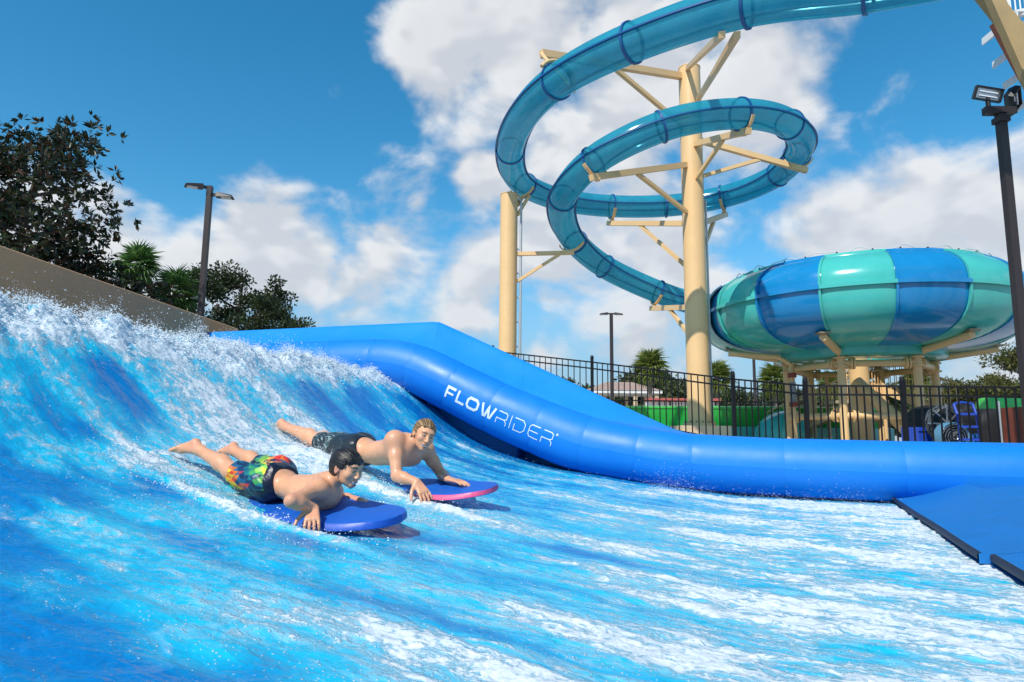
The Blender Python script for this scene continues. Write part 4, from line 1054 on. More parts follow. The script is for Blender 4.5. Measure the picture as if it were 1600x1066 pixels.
covered(1556, 14.2, .52, .42, .85, 'black box-shaped covered cart behind the fence beside the blue hand truck', sq=.28)
covered(1455, 16.2, .55, .45, 1.0, 'tall black draped cart behind the fence under the bowl edge', sq=.6)
covered(1540, 17.0, .9, .5, 1.15, 'wide black covered heap behind the fence below the far shrubs', sq=.45)
c = gpos(1527, 19); BXs = thing('white_cabinet', 'pale grey low cabinet behind the black carts', 'cabinet', tuple(c))
MB().box(c + np.array([0, 0, .62]), (1.5, .5, 1.2)).build('cabinet_body', white_p, BXs, smooth=False)
for dx in (-.37, .37):
    dr2 = MB().box(c + np.array([dx, -.262, .62]), (.70, .02, 1.08)).build('cabinet_door', white_p, BXs, smooth=False)
    MB().box(c + np.array([dx * .25, -.285, .7]), (.03, .03, .18)).build('door_handle', steel, dr2, smooth=False)
# teal tank with green rim
c = gpos(1592, 15.2); TK = thing('slide_tube_end', 'teal round slide section with bright green rim standing behind the fence', 'slide section', tuple(c))
MB().lathe([(.70, .02), (.70, .86), (.66, .9), (.62, .88), (.62, .1)], c, 36).build('shell', teal, TK, smooth=.8)
MB().lathe([(.74, .88), (.76, 1.02), (.72, 1.22), (.64, 1.24), (.60, 1.05), (.60, .9)], c, 36).build('rim', lime, TK, smooth=.9)
crate(1606, 13.0, .55, .5, .92, 0, 'red-brown wooden box at the fence on the right edge', red_box, .0)
c = gpos(1566, 13.2); SGN = thing('metal_stand', 'thin metal stand with white base plate behind the fence', 'stand', tuple(c))
MB().cyl(c + np.array([0, 0, .02]), c + np.array([0, 0, 1.05]), .018, None, 8).build('stand_rod', steel, SGN); MB().box(c + np.array([0, 0, .02]), (.36, .3, .03)).build('base_plate', white_p, SGN, smooth=False)
# ------------------------------------------------------------------ pavilion far behind
pv = P(968, 640, 58); pv[2] = 0
PV = thing('pavilion', 'low pavilion with pale hipped tile roof among the far trees', 'pavilion', tuple(pv))
roof_m = mat('pale_tiles', (.36, .25, .20), .8, var=.2, vscale=4, bump=.02, bscale=12)
zr, ze = P(960, 597, 58)[2], P(960, 613, 58)[2]
rw, rd, ov = 3.2, 2.6, 1.3
e8 = [pv + np.array([sx_ * (rw), sy_ * rd, ze]) for sx_, sy_ in ((-1, -1), (1, -1), (1, 1), (-1, 1))]; r2 = [pv + np.array([-1.1, 0, zr]), pv + np.array([1.1, 0, zr])]
for fcs in ((e8[0], e8[1], r2[1], r2[0]), (e8[1], e8[2], r2[1]), (e8[2], e8[3], r2[0], r2[1]), (e8[3], e8[0], r2[0])):
    MB().add(fcs, [tuple(range(len(fcs)))]).build('roof_slope', roof_m, PV, smooth=False)
MB().box(pv + np.array([0, 0, ze - .12]), (2 * rw - .1, 2 * rd - .1, .22)).build('fascia', white_p, PV, smooth=False)
for sx_ in (-.85, -.3, .3, .85):
    for sy_ in (-.85, .85): MB().box(pv + np.array([sx_ * rw, sy_ * rd, (ze - .2) / 2]), (.3, .3, ze - .24)).build('pillar', tan_d, PV, smooth=False)
MB().box(pv + np.array([0, rd * .7, .9]), (rw * 1.6, .2, 1.8)).build('back_wall', beige, PV, smooth=False)
# low red-striped awning / wall far behind the green flume
c = P(1062, 629, 48); AW = thing('snack_stand', 'low white and red stand far behind the green flume', 'stand', (c[0], c[1], 0))
MB().box((c[0], c[1], c[2] / 2), (4.6, 1.5, c[2])).build('stand_body', white_p, AW, smooth=False)
MB().box((c[0], c[1] - .9, c[2] + .12), (5.0, 1.0, .22)).build('awning', mat('awning_red', (.45, .10, .08), .7), AW, smooth=False)
# far dark railing behind the flume
FR_ = thing('railing', 'low dark railing far behind the green flume', 'railing', P(1050, 640, 30) * np.array([1, 1, 0]))
ra, rb = P(905, 625, 30), P(1260, 629, 30)
for dz in (0, -.30): MB().beam(ra + np.array([0, 0, dz]), rb + np.array([0, 0, dz]), .04, .05).build('rail', fence_m, FR_, smooth=False)
for k in range(41):
    q = ra + (rb - ra) * k / 40; MB().box((q[0], q[1], q[2] / 2), (.03 if k % 8 else .07, .03, q[2])).build('picket' if k % 8 else 'post', fence_m, FR_, smooth=False)
# ------------------------------------------------------------------ vegetation
bark = mat('bark', (.09, .065, .045), .9, var=.3, vscale=5, bump=.02, bscale=18, stretch=(1, 1, .3))
pbark = mat('palm_bark', (.20, .16, .12), .9, var=.25, vscale=5, bump=.03, bscale=14, stretch=(1, 1, 2.2))
def leaf_mat(name, c1, c2, rough=.35, trans=.2):
    m = bpy.data.materials.new(name); m.use_nodes = True; t = m.node_tree; t.nodes.clear()
    g = nd(t, 'ShaderNodeNewGeometry'); c = nd(t, 'ShaderNodeTexCoord').outputs['Object']
    n = nd(t, 'ShaderNodeTexNoise', {'Vector': c, 'Scale': 1.4, 'Detail': 3.0})
    f = mth(t, 'MULTIPLY_ADD', g.outputs['Random Per Island'], .5, mth(t, 'MULTIPLY', n.outputs['Fac'], .5))
    col = mixc(t, ramp(t, f, .3, .75), c1, c2)
    p = nd(t, 'ShaderNodeBsdfPrincipled', {'Base Color': col, 'Roughness': rough, 'Specular IOR Level': .4})
    tl = nd(t, 'ShaderNodeBsdfTranslucent', {'Color': col})
    nd(t, 'ShaderNodeOutputMaterial', {'Surface': nd(t, 'ShaderNodeMixShader', {0: trans, 1: p.outputs[0], 2: tl.outputs[0]}).outputs[0]})
    return m
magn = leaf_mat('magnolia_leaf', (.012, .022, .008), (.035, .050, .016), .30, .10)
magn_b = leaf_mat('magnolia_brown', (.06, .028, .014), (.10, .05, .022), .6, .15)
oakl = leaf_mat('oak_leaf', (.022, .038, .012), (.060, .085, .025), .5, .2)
oakl2 = leaf_mat('far_leaf', (.045, .070, .025), (.11, .13, .05), .55, .2)
bushl = leaf_mat('shrub_leaf', (.05, .065, .014), (.15, .14, .03), .5, .3)
palml = leaf_mat('palm_leaf', (.12, .17, .03), (.30, .33, .08), .45, .45)
palmd = leaf_mat('palm_leaf_dark', (.06, .14, .035), (.16, .28, .07), .4, .4)
def leaves_mesh(name, cen, nrm, size, lw, mats, rnd, fold=.15, mi=None):
    """one folded leaf (two triangles a side) per entry"""
    n = len(cen); d = nrm / np.linalg.norm(nrm, axis=1, keepdims=True)
    r = rnd.normal(size=(n, 3)); s = np.cross(d, r); s /= np.linalg.norm(s, axis=1, keepdims=True); k = np.cross(s, d)
    L = size[:, None]; w = L * lw
    v = np.stack([cen, cen + d * L * .5 + s * w * .5 + k * w * fold, cen + d * L, cen + d * L * .5 - s * w * .5 + k * w * fold], 1).reshape(-1, 3)
    f = np.array([[0, 1, 2], [0, 2, 3]])[None] + 4 * np.arange(n)[:, None, None]; f = f.reshape(-1, 3)
    return v, f
def link_tris(name, v, f, mats, parent, mi=None, smooth=False):
    me = bpy.data.meshes.new(name); v = v - ORIG.get(parent, np.zeros(3))
    me.vertices.add(len(v)); me.vertices.foreach_set('co', v.reshape(-1).astype(np.float32))
    me.loops.add(f.size); me.loops.foreach_set('vertex_index', f.reshape(-1).astype(np.int32))
    me.polygons.add(len(f)); me.polygons.foreach_set('loop_start', np.arange(0, f.size, 3, dtype=np.int32))
    for mm in mats: me.materials.append(mm)
    if mi is not None: me.polygons.foreach_set('material_index', mi.astype(np.int32))
    me.update(calc_edges=True)
    o = link(name, me, parent); ORIG[o] = ORIG.get(parent, np.zeros(3))
    return o
def grow(base, height, spread, rnd, nl=7, r0=.16, lean=(0, 0), start=.25, sub=5):
    """trunk and limbs; returns tip points"""
    mb = MB(); tips = []
    top = base + np.array([lean[0], lean[1], height * .92])
    tr_ = catmull([base, base + (top - base) * .35 + rnd.normal(0, .06 * height * .2, 3) * [1, 1, 0], base + (top - base) * .7 + rnd.normal(0, .05 * height * .3, 3) * [1, 1, 0], top], 6)
    mb.tube(tr_, np.linspace(r0, r0 * .2, len(tr_)), 9)
    for k in range(nl):
        s = start + (1 - start) * (k + .5) / nl; i = int(s * (len(tr_) - 1)); p = tr_[i]
        a = k * 2.4 + rnd.uniform(-.4, .4); L = spread * (1.05 - .65 * abs(s - .45)) * rnd.uniform(.7, 1.1)
        e = p + np.array([math.cos(a) * L, math.sin(a) * L, L * rnd.uniform(.15, .6)])
        m_ = (p + e) / 2 + rnd.normal(0, .08 * L, 3); br = catmull([p, m_, e], 5); mb.tube(br, np.linspace(r0 * (.5 - .25 * s), .012, len(br)), 6)
        tips.append(e); tips.append(m_)
        for j in range(sub):
            q = br[rnd.integers(3, len(br))]; d = rnd.normal(0, 1, 3); d[2] = abs(d[2]) * .6; d /= np.linalg.norm(d)
            e2 = q + d * L * rnd.uniform(.25, .55); mb.tube([q, (q + e2) / 2 + rnd.normal(0, .05, 3) * L * .3, e2], [.02, .013, .006], 4); tips.append(e2); tips.append((q + e2) / 2)
    tips.append(top)
    return mb, np.array(tips)
def broadleaf(name, label, base, height, spread, mats, seed, leaf=.16, per=90, group=None, nl=8, lw=.45, clump=.45, brown=0.0, r0=.16, rosette=False, start=.25, sub=5, lean=(0, 0), cat='tree'):
    rnd = np.random.default_rng(seed); base = np.array(base, float)
    t_ = thing(name, label, cat, base, group)
    mb, tips = grow(base, height, spread, rnd, nl, r0, lean, start, sub)
    mb.build('trunk', bark, t_)
    if rosette:
        cen, nr, sz, mi = [], [], [], []
        for p in tips:
            for _ in range(per):
                c = p + rnd.normal(0, clump, 3) * [1, 1, .75]
                ax = rnd.normal(0, 1, 3) + np.array([0, 0, .8]) + (c - p) * 2; ax /= np.linalg.norm(ax); k = rnd.integers(7, 12)
                d = rnd.normal(0, 1, (k, 3)); d -= (d @ ax)[:, None] * ax; d /= np.linalg.norm(d, axis=1, keepdims=True); d = d * .9 + ax * rnd.uniform(.05, .9, (k, 1))
                cen.append(np.repeat(c[None], k, 0) + d * .02); nr.append(d); sz.append(leaf * rnd.uniform(.65, 1.15, k)); mi.append((rnd.random(k) < brown).astype(int))
        cen, nr, sz, mi = np.concatenate(cen), np.concatenate(nr), np.concatenate(sz), np.concatenate(mi)
    else:
        n = len(tips) * per; c0 = np.repeat(tips, per, 0); off = rnd.normal(0, 1, (n, 3)); off /= np.linalg.norm(off, axis=1, keepdims=True)
        off *= clump * rnd.random((n, 1)) ** .45 * rnd.uniform(.6, 1.2, (len(tips), 1)).repeat(per, 0); off[:, 2] *= .7
        cen = c0 + off; nr = off + rnd.normal(0, .5 * clump, (n, 3)) + np.array([0, 0, .15 * clump]); sz = leaf * rnd.uniform(.6, 1.3, n); mi = np.zeros(n, int) if not brown else (rnd.random(n) < brown).astype(int)
    cen[:, 2] = np.maximum(cen[:, 2], .05)
    v, f = leaves_mesh('crown', cen, nr, sz, lw, mats, rnd)
    link_tris('crown', v, f, mats, t_, np.repeat(mi, 2))
    return t_
# magnolias on the left
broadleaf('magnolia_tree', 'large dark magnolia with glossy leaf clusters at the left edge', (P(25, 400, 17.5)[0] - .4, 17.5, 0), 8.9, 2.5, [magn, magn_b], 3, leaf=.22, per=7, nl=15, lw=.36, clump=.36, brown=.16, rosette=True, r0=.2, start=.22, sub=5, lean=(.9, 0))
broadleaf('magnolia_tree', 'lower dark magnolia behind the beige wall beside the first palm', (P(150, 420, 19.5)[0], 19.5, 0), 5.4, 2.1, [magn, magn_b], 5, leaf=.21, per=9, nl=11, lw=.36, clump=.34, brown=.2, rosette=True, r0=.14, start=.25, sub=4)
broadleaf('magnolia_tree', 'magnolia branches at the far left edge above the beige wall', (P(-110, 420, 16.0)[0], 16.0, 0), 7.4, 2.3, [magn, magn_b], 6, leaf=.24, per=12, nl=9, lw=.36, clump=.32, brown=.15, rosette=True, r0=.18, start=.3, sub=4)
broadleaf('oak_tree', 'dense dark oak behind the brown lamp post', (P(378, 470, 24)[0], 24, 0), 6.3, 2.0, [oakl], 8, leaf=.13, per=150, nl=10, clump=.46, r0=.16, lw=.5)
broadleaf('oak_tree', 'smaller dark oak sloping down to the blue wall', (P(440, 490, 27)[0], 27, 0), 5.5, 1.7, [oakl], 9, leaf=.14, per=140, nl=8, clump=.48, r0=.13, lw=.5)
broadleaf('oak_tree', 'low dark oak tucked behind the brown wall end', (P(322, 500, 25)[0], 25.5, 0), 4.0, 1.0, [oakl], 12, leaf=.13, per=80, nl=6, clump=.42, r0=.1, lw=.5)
# palms: each fan leaf an object, the mesh shared
def fan_leaf(name, seed, size=1.0, nseg=15):
    rnd = np.random.default_rng(seed); mb = MB(); mb.tube([(0, 0, 0), (.28 * size, 0, .02), (.55 * size, 0, 0)], [.018, .014, .01], 4)
    for k in range(nseg):
        a = R(-105 + 210 * k / (nseg - 1)); L = size * (.78 + .22 * math.cos(a)) * rnd.uniform(.85, 1.0); d = np.array([math.cos(a), math.sin(a), 0]); s = np.array([-d[1], d[0], 0])
        o = np.array([.50 * size, 0, 0]); w = .055 * size; dr = -.28 * size * rnd.uniform(.6, 1.3) * (L / size) ** 2
        m1 = o + d * L * .55 + np.array([0, 0, .03 * size]); e = o + d * L + np.array([0, 0, dr])
        mb.add([o, m1 + s * w + [0, 0, .02], e, m1 - s * w + [0, 0, .02], m1 - [0, 0, .02 * size]], [(0, 1, 4), (1, 2, 4), (0, 4, 3), (4, 2, 3)])
    return mb.mesh(name, smooth=False)
FAN = [fan_leaf('frond', s) for s in (1, 2, 3)]; FAND = [m_.copy() for m_ in FAN]
for m_ in FAN: m_.materials.append(palml)
for m_ in FAND: m_.materials.append(palmd)
def palm(label, base, h, crown, seed, meshes=FAN, nf=44, r0=.17, group=None):
    rnd = np.random.default_rng(seed); base = np.array(base, float); t_ = thing('palm_tree', label, 'palm tree', base, group)
    zz = np.linspace(0, h, 14); rad = r0 * (1 + .05 * np.sin(zz * 9)); rad[-3:] *= 1.25
    MB().tube([base + np.array([.04 * math.sin(z), 0, z]) for z in zz], rad, 12).build('trunk', pbark, t_)
    mb = MB()
    for k in range(26):
        a = rnd.uniform(0, 6.28); z = h - rnd.uniform(.05, .9); d = np.array([math.cos(a), math.sin(a), 0]); p = base + np.array([0, 0, z]) + d * r0; mb.beam(p, p + d * .10 + np.array([0, 0, .20]), .06, .025)
    mb.build('boot_stubs', pbark, t_)
    for k in range(nf):
        el = R(82 - 140 * (k / nf) ** .9); az = k * 2.39996 + rnd.uniform(-.2, .2)
        o = link('frond', meshes[k % 3], t_); s = crown * rnd.uniform(.85, 1.1)
        o.location = (0, 0, h - .05 + .1 * math.sin(el)); o.scale = (s, s, s)
        o.rotation_euler = (rnd.uniform(-.4, .4), -el, az)
palm('fan palm rising behind the lower magnolia on the left', (P(215, 430, 27)[0], 27, 0), 7.0, .80, 1, FAND, 40)
palm('small fan palm between the magnolia and the brown lamp post', (P(276, 460, 21.5)[0], 21.5, 0), 4.75, .72, 2, FAND, 34)
palm('large sabal palm behind the fence left of the tall column', (P(1016, 600, 50)[0], 50, 0), 5.4, 1.2, 3)
palm('sabal palm half hidden by the tall tan column', (P(1119, 600, 54)[0], 54, 0), 5.0, 1.2, 4)
palm('sabal palm behind the fence left of the bowl legs', (P(1211, 600, 54)[0], 54, 0), 4.85, 1.2, 5)
palm('sabal palm seen through the bowl legs on the right', (P(1432, 600, 56)[0], 56, 0), 4.9, 1.2, 6)
palm('sabal palm seen between the bowl legs by the stair', (P(1300, 600, 58)[0], 58, 0), 4.8, 1.1, 7)
# the belt of trees behind the car park
rnd = np.random.default_rng(5); protos = {}
for k in range(30):
    px = 830 + k * 29 + rnd.uniform(-9, 9); Y = 66 + rnd.uniform(-4, 12); h = rnd.uniform(4.3, 5.6) + (.6 if k in (6, 7) else 0)
    b_ = (P(px, 640, Y)[0], Y, 0); key = k % 5
    if key not in protos:
        protos[key] = broadleaf('belt_tree', 'dense green tree in the far belt beyond the fence', b_, 5.0, 2.1, [oakl2], 40 + key, leaf=.34, per=46, nl=8, clump=.95, r0=.16, group='trees of the far belt', start=.12, lw=.6)
    else:
        c_ = copy_tree(protos[key]); c_.location = b_; c_.rotation_euler = (0, 0, rnd.uniform(0, 6.3)); s = h / 5.0; c_.scale = (s * rnd.uniform(.9, 1.2), s, s)
# nearer, yellower shrubs at the right
for k, (px, Y, h, lb) in enumerate(((1500, 40, 3.6, 'yellow-green shrub behind the fence, left of the two by the mast'), (1555, 38, 3.9, 'yellow-green shrub behind the black covered carts'), (1600, 34, 4.9, 'taller feathery shrub beside the floodlight mast'))):
    broadleaf('shrub', lb, (P(px, 640, Y)[0], Y, 0), h, 1.6, [bushl], 70 + k, leaf=.20, per=60, nl=8, clump=.55, r0=.07, start=.08, lw=.4, cat='shrub')
# ------------------------------------------------------------------ figures: smooth distance fields turned into one skin
def smin(a, b, k):
    h = np.clip(.5 + .5 * (b - a) / k, 0, 1)
    return b + (a - b) * h - k * h * (1 - h)
class Field:
    def __init__(s, lo, hi, h):
        s.h = h; s.lo = np.array(lo, float); s.n = np.ceil((np.array(hi) - s.lo) / h).astype(int) + 1
        s.F = np.full(s.n, .2, np.float32)
    def win(s, lo, hi):
        a = np.clip(np.floor((lo - s.lo) / s.h).astype(int), 0, s.n - 1); b = np.clip(np.ceil((hi - s.lo) / s.h).astype(int) + 1, 1, s.n)
        sl = tuple(slice(i, j) for i, j in zip(a, b))
        ax = [s.lo[k] + s.h * np.arange(a[k], b[k]) for k in range(3)]
        return sl, np.stack(np.meshgrid(*ax, indexing='ij'), -1)
    def put(s, sl, d, k, op='u'):
        if op == 'u': s.F[sl] = smin(s.F[sl], d, k)
        elif op == 's': s.F[sl] = -smin(-s.F[sl], d, k)
    def cone(s, a, b, ra, rb, k=.02, op='u'):
        a = np.array(a, float); b = np.array(b, float); m_ = max(ra, rb) + 2.5 * k + .02
        sl, X = s.win(np.minimum(a, b) - m_, np.maximum(a, b) + m_)
        ba = b - a; L2 = ba @ ba + 1e-12; t = np.clip(((X - a) @ ba) / L2, 0, 1)
        d = np.linalg.norm(X - a - t[..., None] * ba, axis=-1) - (ra + (rb - ra) * t)
        s.put(sl, d, k, op)
    def ell(s, c, A, r, k=.02, op='u'):
        c = np.array(c, float); r = np.array(r, float); A = np.array(A, float); m_ = r.max() + 2.5 * k + .02
        sl, X = s.win(c - m_, c + m_); q = (X - c) @ A.T
        k0 = np.linalg.norm(q / r, axis=-1); k1 = np.linalg.norm(q / r ** 2, axis=-1)
        s.put(sl, k0 * (k0 - 1) / np.maximum(k1, 1e-6), k, op)
    def mesh(s, keep=None):
        F = s.F; n = F.shape; neg = F < 0
        c = [F[i:n[0] - 1 + i, j:n[1] - 1 + j, k:n[2] - 1 + k] for i in (0, 1) for j in (0, 1) for k in (0, 1)]
        ni = neg.astype(np.int8); t_ = ni[1:] + ni[:-1]; t_ = t_[:, 1:] + t_[:, :-1]; t_ = t_[:, :, 1:] + t_[:, :, :-1]; act = (t_ > 0) & (t_ < 8); idx = np.argwhere(act)
        vals = np.stack([q[act] for q in c], 1); off = np.array([(i, j, k) for i in (0, 1) for j in (0, 1) for k in (0, 1)], float)
        acc = np.zeros((len(idx), 3)); cnt = np.zeros(len(idx))
        for e0 in range(8):
            for bit in (1, 2, 4):
                e1 = e0 | bit
                if e1 == e0: continue
                a, b = vals[:, e0], vals[:, e1]; m_ = (a < 0) != (b < 0); t = np.where(m_, a / np.where(m_, a - b, 1), 0)
                acc += np.where(m_[:, None], off[e0] + (off[e1] - off[e0]) * t[:, None], 0); cnt += m_
        v = s.lo + s.h * (idx + acc / cnt[:, None]); vid = np.full(act.shape, -1); vid[tuple(idx.T)] = np.arange(len(idx)); faces = []
        for ax in range(3):
            sl0 = [slice(None)] * 3; sl1 = [slice(None)] * 3; sl0[ax] = slice(0, -1); sl1[ax] = slice(1, None)
            ch = np.argwhere(neg[tuple(sl0)] != neg[tuple(sl1)]); o1, o2 = [(1, 2), (2, 0), (0, 1)][ax]
            ch = ch[(ch[:, o1] > 0) & (ch[:, o2] > 0) & (ch[:, o1] < n[o1] - 1) & (ch[:, o2] < n[o2] - 1)]
            inn = neg[tuple(ch.T)]; q = []
            for d1, d2 in ((1, 1), (0, 1), (0, 0), (1, 0)):
                w = ch.copy(); w[:, o1] -= d1; w[:, o2] -= d2; q.append(vid[tuple(w.T)])
            q = np.stack(q, 1); q[~inn] = q[~inn][:, ::-1]; faces.append(q)
        f = np.concatenate(faces); f = f[(f >= 0).all(1)]
        return v, f
def relax(v, f, it=2, w=.5):
    e = np.concatenate([f[:, [0, 1]], f[:, [1, 2]], f[:, [2, 3]], f[:, [3, 0]]])
    for _ in range(it):
        acc = np.zeros_like(v); cnt = np.zeros(len(v))
        for a, b in ((0, 1), (1, 0)):
            for c_ in range(3): acc[:, c_] += np.bincount(e[:, a], v[e[:, b], c_], len(v))
            cnt += np.bincount(e[:, a], minlength=len(v))
        v = v * (1 - w) + w * acc / np.maximum(cnt, 1)[:, None]
    return v
def link_quads(name, v, f, m_, parent, col=None):
    me = bpy.data.meshes.new(name); v = v - ORIG.get(parent, np.zeros(3))
    me.vertices.add(len(v)); me.vertices.foreach_set('co', v.reshape(-1).astype(np.float32))
    me.loops.add(f.size); me.loops.foreach_set('vertex_index', f.reshape(-1).astype(np.int32))
    me.polygons.add(len(f)); me.polygons.foreach_set('loop_start', np.arange(0, f.size, 4, dtype=np.int32)); me.polygons.foreach_set('use_smooth', np.ones(len(f), bool))
    me.update(calc_edges=True); me.materials.append(m_)
    if col is not None:
        a = me.attributes.new('tone', 'FLOAT_COLOR', 'POINT'); a.data.foreach_set('color', np.concatenate([col, np.ones((len(col), 1))], 1).reshape(-1).astype(np.float32))
    o = link(name, me, parent); ORIG[o] = ORIG.get(parent, np.zeros(3))
    return o
def unit(v): v = np.array(v, float); return v / np.linalg.norm(v)
def basis(fwd, upv):
    f_ = unit(fwd); r_ = unit(np.cross(f_, upv)); u_ = np.cross(r_, f_)
    return np.array([r_, f_, u_])           # rows: right, forward, up
skin_m = mat('skin', (1, 1, 1), .43, spec=.45, attr='tone', sss=.12, bump=.0014, bscale=95, coat=.15)
cloth_m = mat('swim_cloth', (1, 1, 1), .36, attr='tone', bump=.0015, bscale=90)
hair_m = mat('wet_hair', (1, 1, 1), .40, spec=.5, attr='tone')
eye_m = mat('eye_white', (.75, .75, .74), .15); iris_m = mat('iris', (.02, .014, .01), .1)
teeth_m = mat('teeth', (.82, .80, .74), .25)

def head_prims(F, c, A, s, neck, child=0.0):
    """head about .22 s high; c is the middle of the skull between the ears"""
    L = lambda x, y, z: c + A.T @ (np.array([x, y, z]) * s)
    F.ell(L(0, -.018, .035), A, np.array([.073, .094, .080]) * s, .02 * s)          # skull
    F.ell(L(0, .028, .008), A, np.array([.062, .060, .072]) * s, .03 * s)            # face block
    F.ell(L(0, .038, -.055 + .008 * child), A, np.array([.050 + .002 * child, .046, .046 - .004 * child]) * s, .03 * s)           # jaw
    F.ell(L(0, .072 - .004 * child, -.087 + .008 * child), A, np.array([.020, .016, .016]) * s, .022 * s)           # chin
    F.ell(L(0, .074, .040), A, np.array([.046, .014, .012]) * s, .022 * s)           # brow
    for x in (-1, 1):
        F.ell(L(.040 * x, .058, -.014), A, np.array([.022 + .003 * child, .022, .020 + .003 * child]) * s, .022 * s)   # cheek
        F.ell(L(.030 * x, .092, .016), A, np.array([.016, .012, .010]) * s, .014 * s, 's')   # eye hollow
        F.ell(L(.030 * x, .074, .014), A, np.array([.0150, .013, .0105]) * s, .006 * s)       # lids
        F.ell(L(.077 * x, -.008, .000), basis(A.T @ np.array([.9 * x, .25, 0]), A[2]), np.array([.017, .009, .032]) * s, .008 * s)   # ear
        F.ell(L(.086 * x, .000, .002), A, np.array([.006, .009, .018]) * s, .006 * s, 's')
    F.cone(L(0, .086, .022), L(0, .108 - .007 * child, -.020), .0075 * s, (.0122 - .002 * child) * s, .012 * s)       # nose
    for x in (-1, 1): F.ell(L(.011 * x, .098, -.024), A, np.array([.009, .010, .008]) * s, .006 * s)
    F.ell(L(0, .085, -.051), A, np.array([.026, .012, .009]) * s, .010 * s)          # upper lip
    F.ell(L(0, .082, -.069), A, np.array([.022, .012, .008]) * s, .010 * s)          # lower lip
    F.ell(L(0, .094, -.059), A, np.array([.026, .012, .0055]) * s, .005 * s, 's')    # open smile
    F.cone(L(0, -.028, -.035), neck, .052 * s, .056 * s, .03 * s)
def hand_prims(F, wrist, d, n, side, s, curl=.5, spread=.10, thumb_out=.9, fan=None):
    """d points along the palm, n out of the back of the hand, side=+1 puts the thumb on d x n"""
    d = unit(d); n = unit(n - (n @ d) * d); t = np.cross(d, n) * side; w = np.array(wrist, float)
    pl = .088 * s
    for k, o in enumerate((-.028, -.010, .010, .028)):
        F.cone(w + t * o * s * .55 + d * .008, w + t * o * s + d * pl * (.97 - .03 * abs(k - 1.6)), .0135 * s, .0115 * s, .012 * s)
    lens = [.058, .074, .080, .072]; lens = lens[::1]
    for k, (o, L) in enumerate(zip((-.031, -.0105, .0105, .031), lens)):
        a = w + t * o * s + d * pl * .95; dd = unit(d + t * spread * (k - 1.5) * .6); ca = curl * (.9 + .12 * k); p = a; th = .0
        for j, (fr, rr_) in enumerate(((.45, .0088), (.30, .0080), (.25, .0070))):
            th += ca * (.55 if j == 0 else .75); q = p + (dd * math.cos(th) - n * math.sin(th)) * L * fr * s
            F.cone(p, q, rr_ * s * 1.04, rr_ * s * .96, .0035 * s); p = q
    a = w + t * .026 * s + d * .018 * s - n * .004
    m1 = a + (t * thumb_out + d * .75 - n * .15) / 1.25 * .042 * s; m2 = m1 + unit(t * thumb_out * .75 + d * .9 - n * .25) * .034 * s; m3 = m2 + unit(t * thumb_out * .45 + d - n * .3) * .026 * s
    F.cone(a, m1, .0155 * s, .0125 * s, .012 * s); F.cone(m1, m2, .0110 * s, .0100 * s, .004 * s); F.cone(m2, m3, .0098 * s, .0080 * s, .003 * s)
def foot_prims(F, ankle, heel, toe, s):
    """sole side is the side away from the shin"""
    F.cone(ankle, heel, .030 * s, .026 * s, .02 * s); d = unit(toe - heel); L = np.linalg.norm(toe - heel)
    F.cone(heel, heel + d * L * .7, .025 * s, .030 * s, .02 * s); F.cone(ankle, heel + d * L * .68, .028 * s, .022 * s, .025 * s)
    up_ = unit(ankle - heel - ((ankle - heel) @ d) * d); sd = np.cross(d, up_); b = heel + d * L * .66
    for k, o in enumerate((-.028, -.013, .001, .014, .029)):
        rr_ = (.008, .0085, .009, .0095, .0125)[k] * s
        F.cone(b + sd * o * s * .9, b + sd * o * s * 1.15 + d * L * (.26 + .02 * k), rr_ * 1.15, rr_, .006 * s)
def tone_map(v, base, spots):
    c = np.tile(np.array(base, float), (len(v), 1))
    nz = fbm(v[:, 0] * 14, v[:, 1] * 14, v[:, 2] * 14, oct=3); c *= (.88 + .24 * nz)[:, None]
    for p, r_, col, g in spots:
        w = g * np.exp(-((v - np.array(p)) ** 2).sum(1) / r_ ** 2); c = c * (1 - w[:, None]) + np.array(col) * w[:, None]
    return np.clip(c, 0, 1)
def face_paint(v, c, c0, A, s, lip=(.42, .13, .11), browc=(.05, .03, .02), mouth=True):
    q = (v - c0) @ A.T / s; x, y, z = q.T; front = y > .045
    def put(mask, col, g):
        c[mask] = c[mask] * (1 - g) + np.array(col) * g
    zc = z + .060 - 11 * x * x                                   # corners of the mouth curl up
    put(front & (np.hypot(x / .031, zc / .017) < 1), lip, .55)
    put(front & (np.hypot(x / .028, zc / .0095) < 1), (.10, .02, .02), .95)
    put(front & (np.abs(x) < .023) & (zc > -.0045) & (zc < .0065), (.80, .77, .70), .95)
    ax_ = np.abs(x)
    put(front & (np.abs(ax_ - .032) < .021) & (np.abs(z - .036 - .10 * (.032 - ax_) * 0 + .004 * ((ax_ - .032) / .02) ** 2) < .0048), browc, .8)
    put(front & (np.hypot((ax_ - .031) / .017, (z - .014) / .0085) < 1), (.10, .05, .035), .55)
    put(front & (np.hypot((ax_ - .042) / .02, (z + .016) / .016) < 1), (.62, .27, .19), .35)
    return c
def eyes_teeth(parent, c, A, s):
    L = lambda x, y, z: c + A.T @ (np.array([x, y, z]) * s)
    for x in (-1, 1):
        e = MB().ico(L(.030 * x, .0765, .0135), (.0110 * s, .0110 * s, .0062 * s), 2).build('eye', eye_m, parent, smooth=True)
        MB().ico(L(.031 * x, .0842, .0135), .0050 * s, 2).build('iris', iris_m, e, smooth=True)
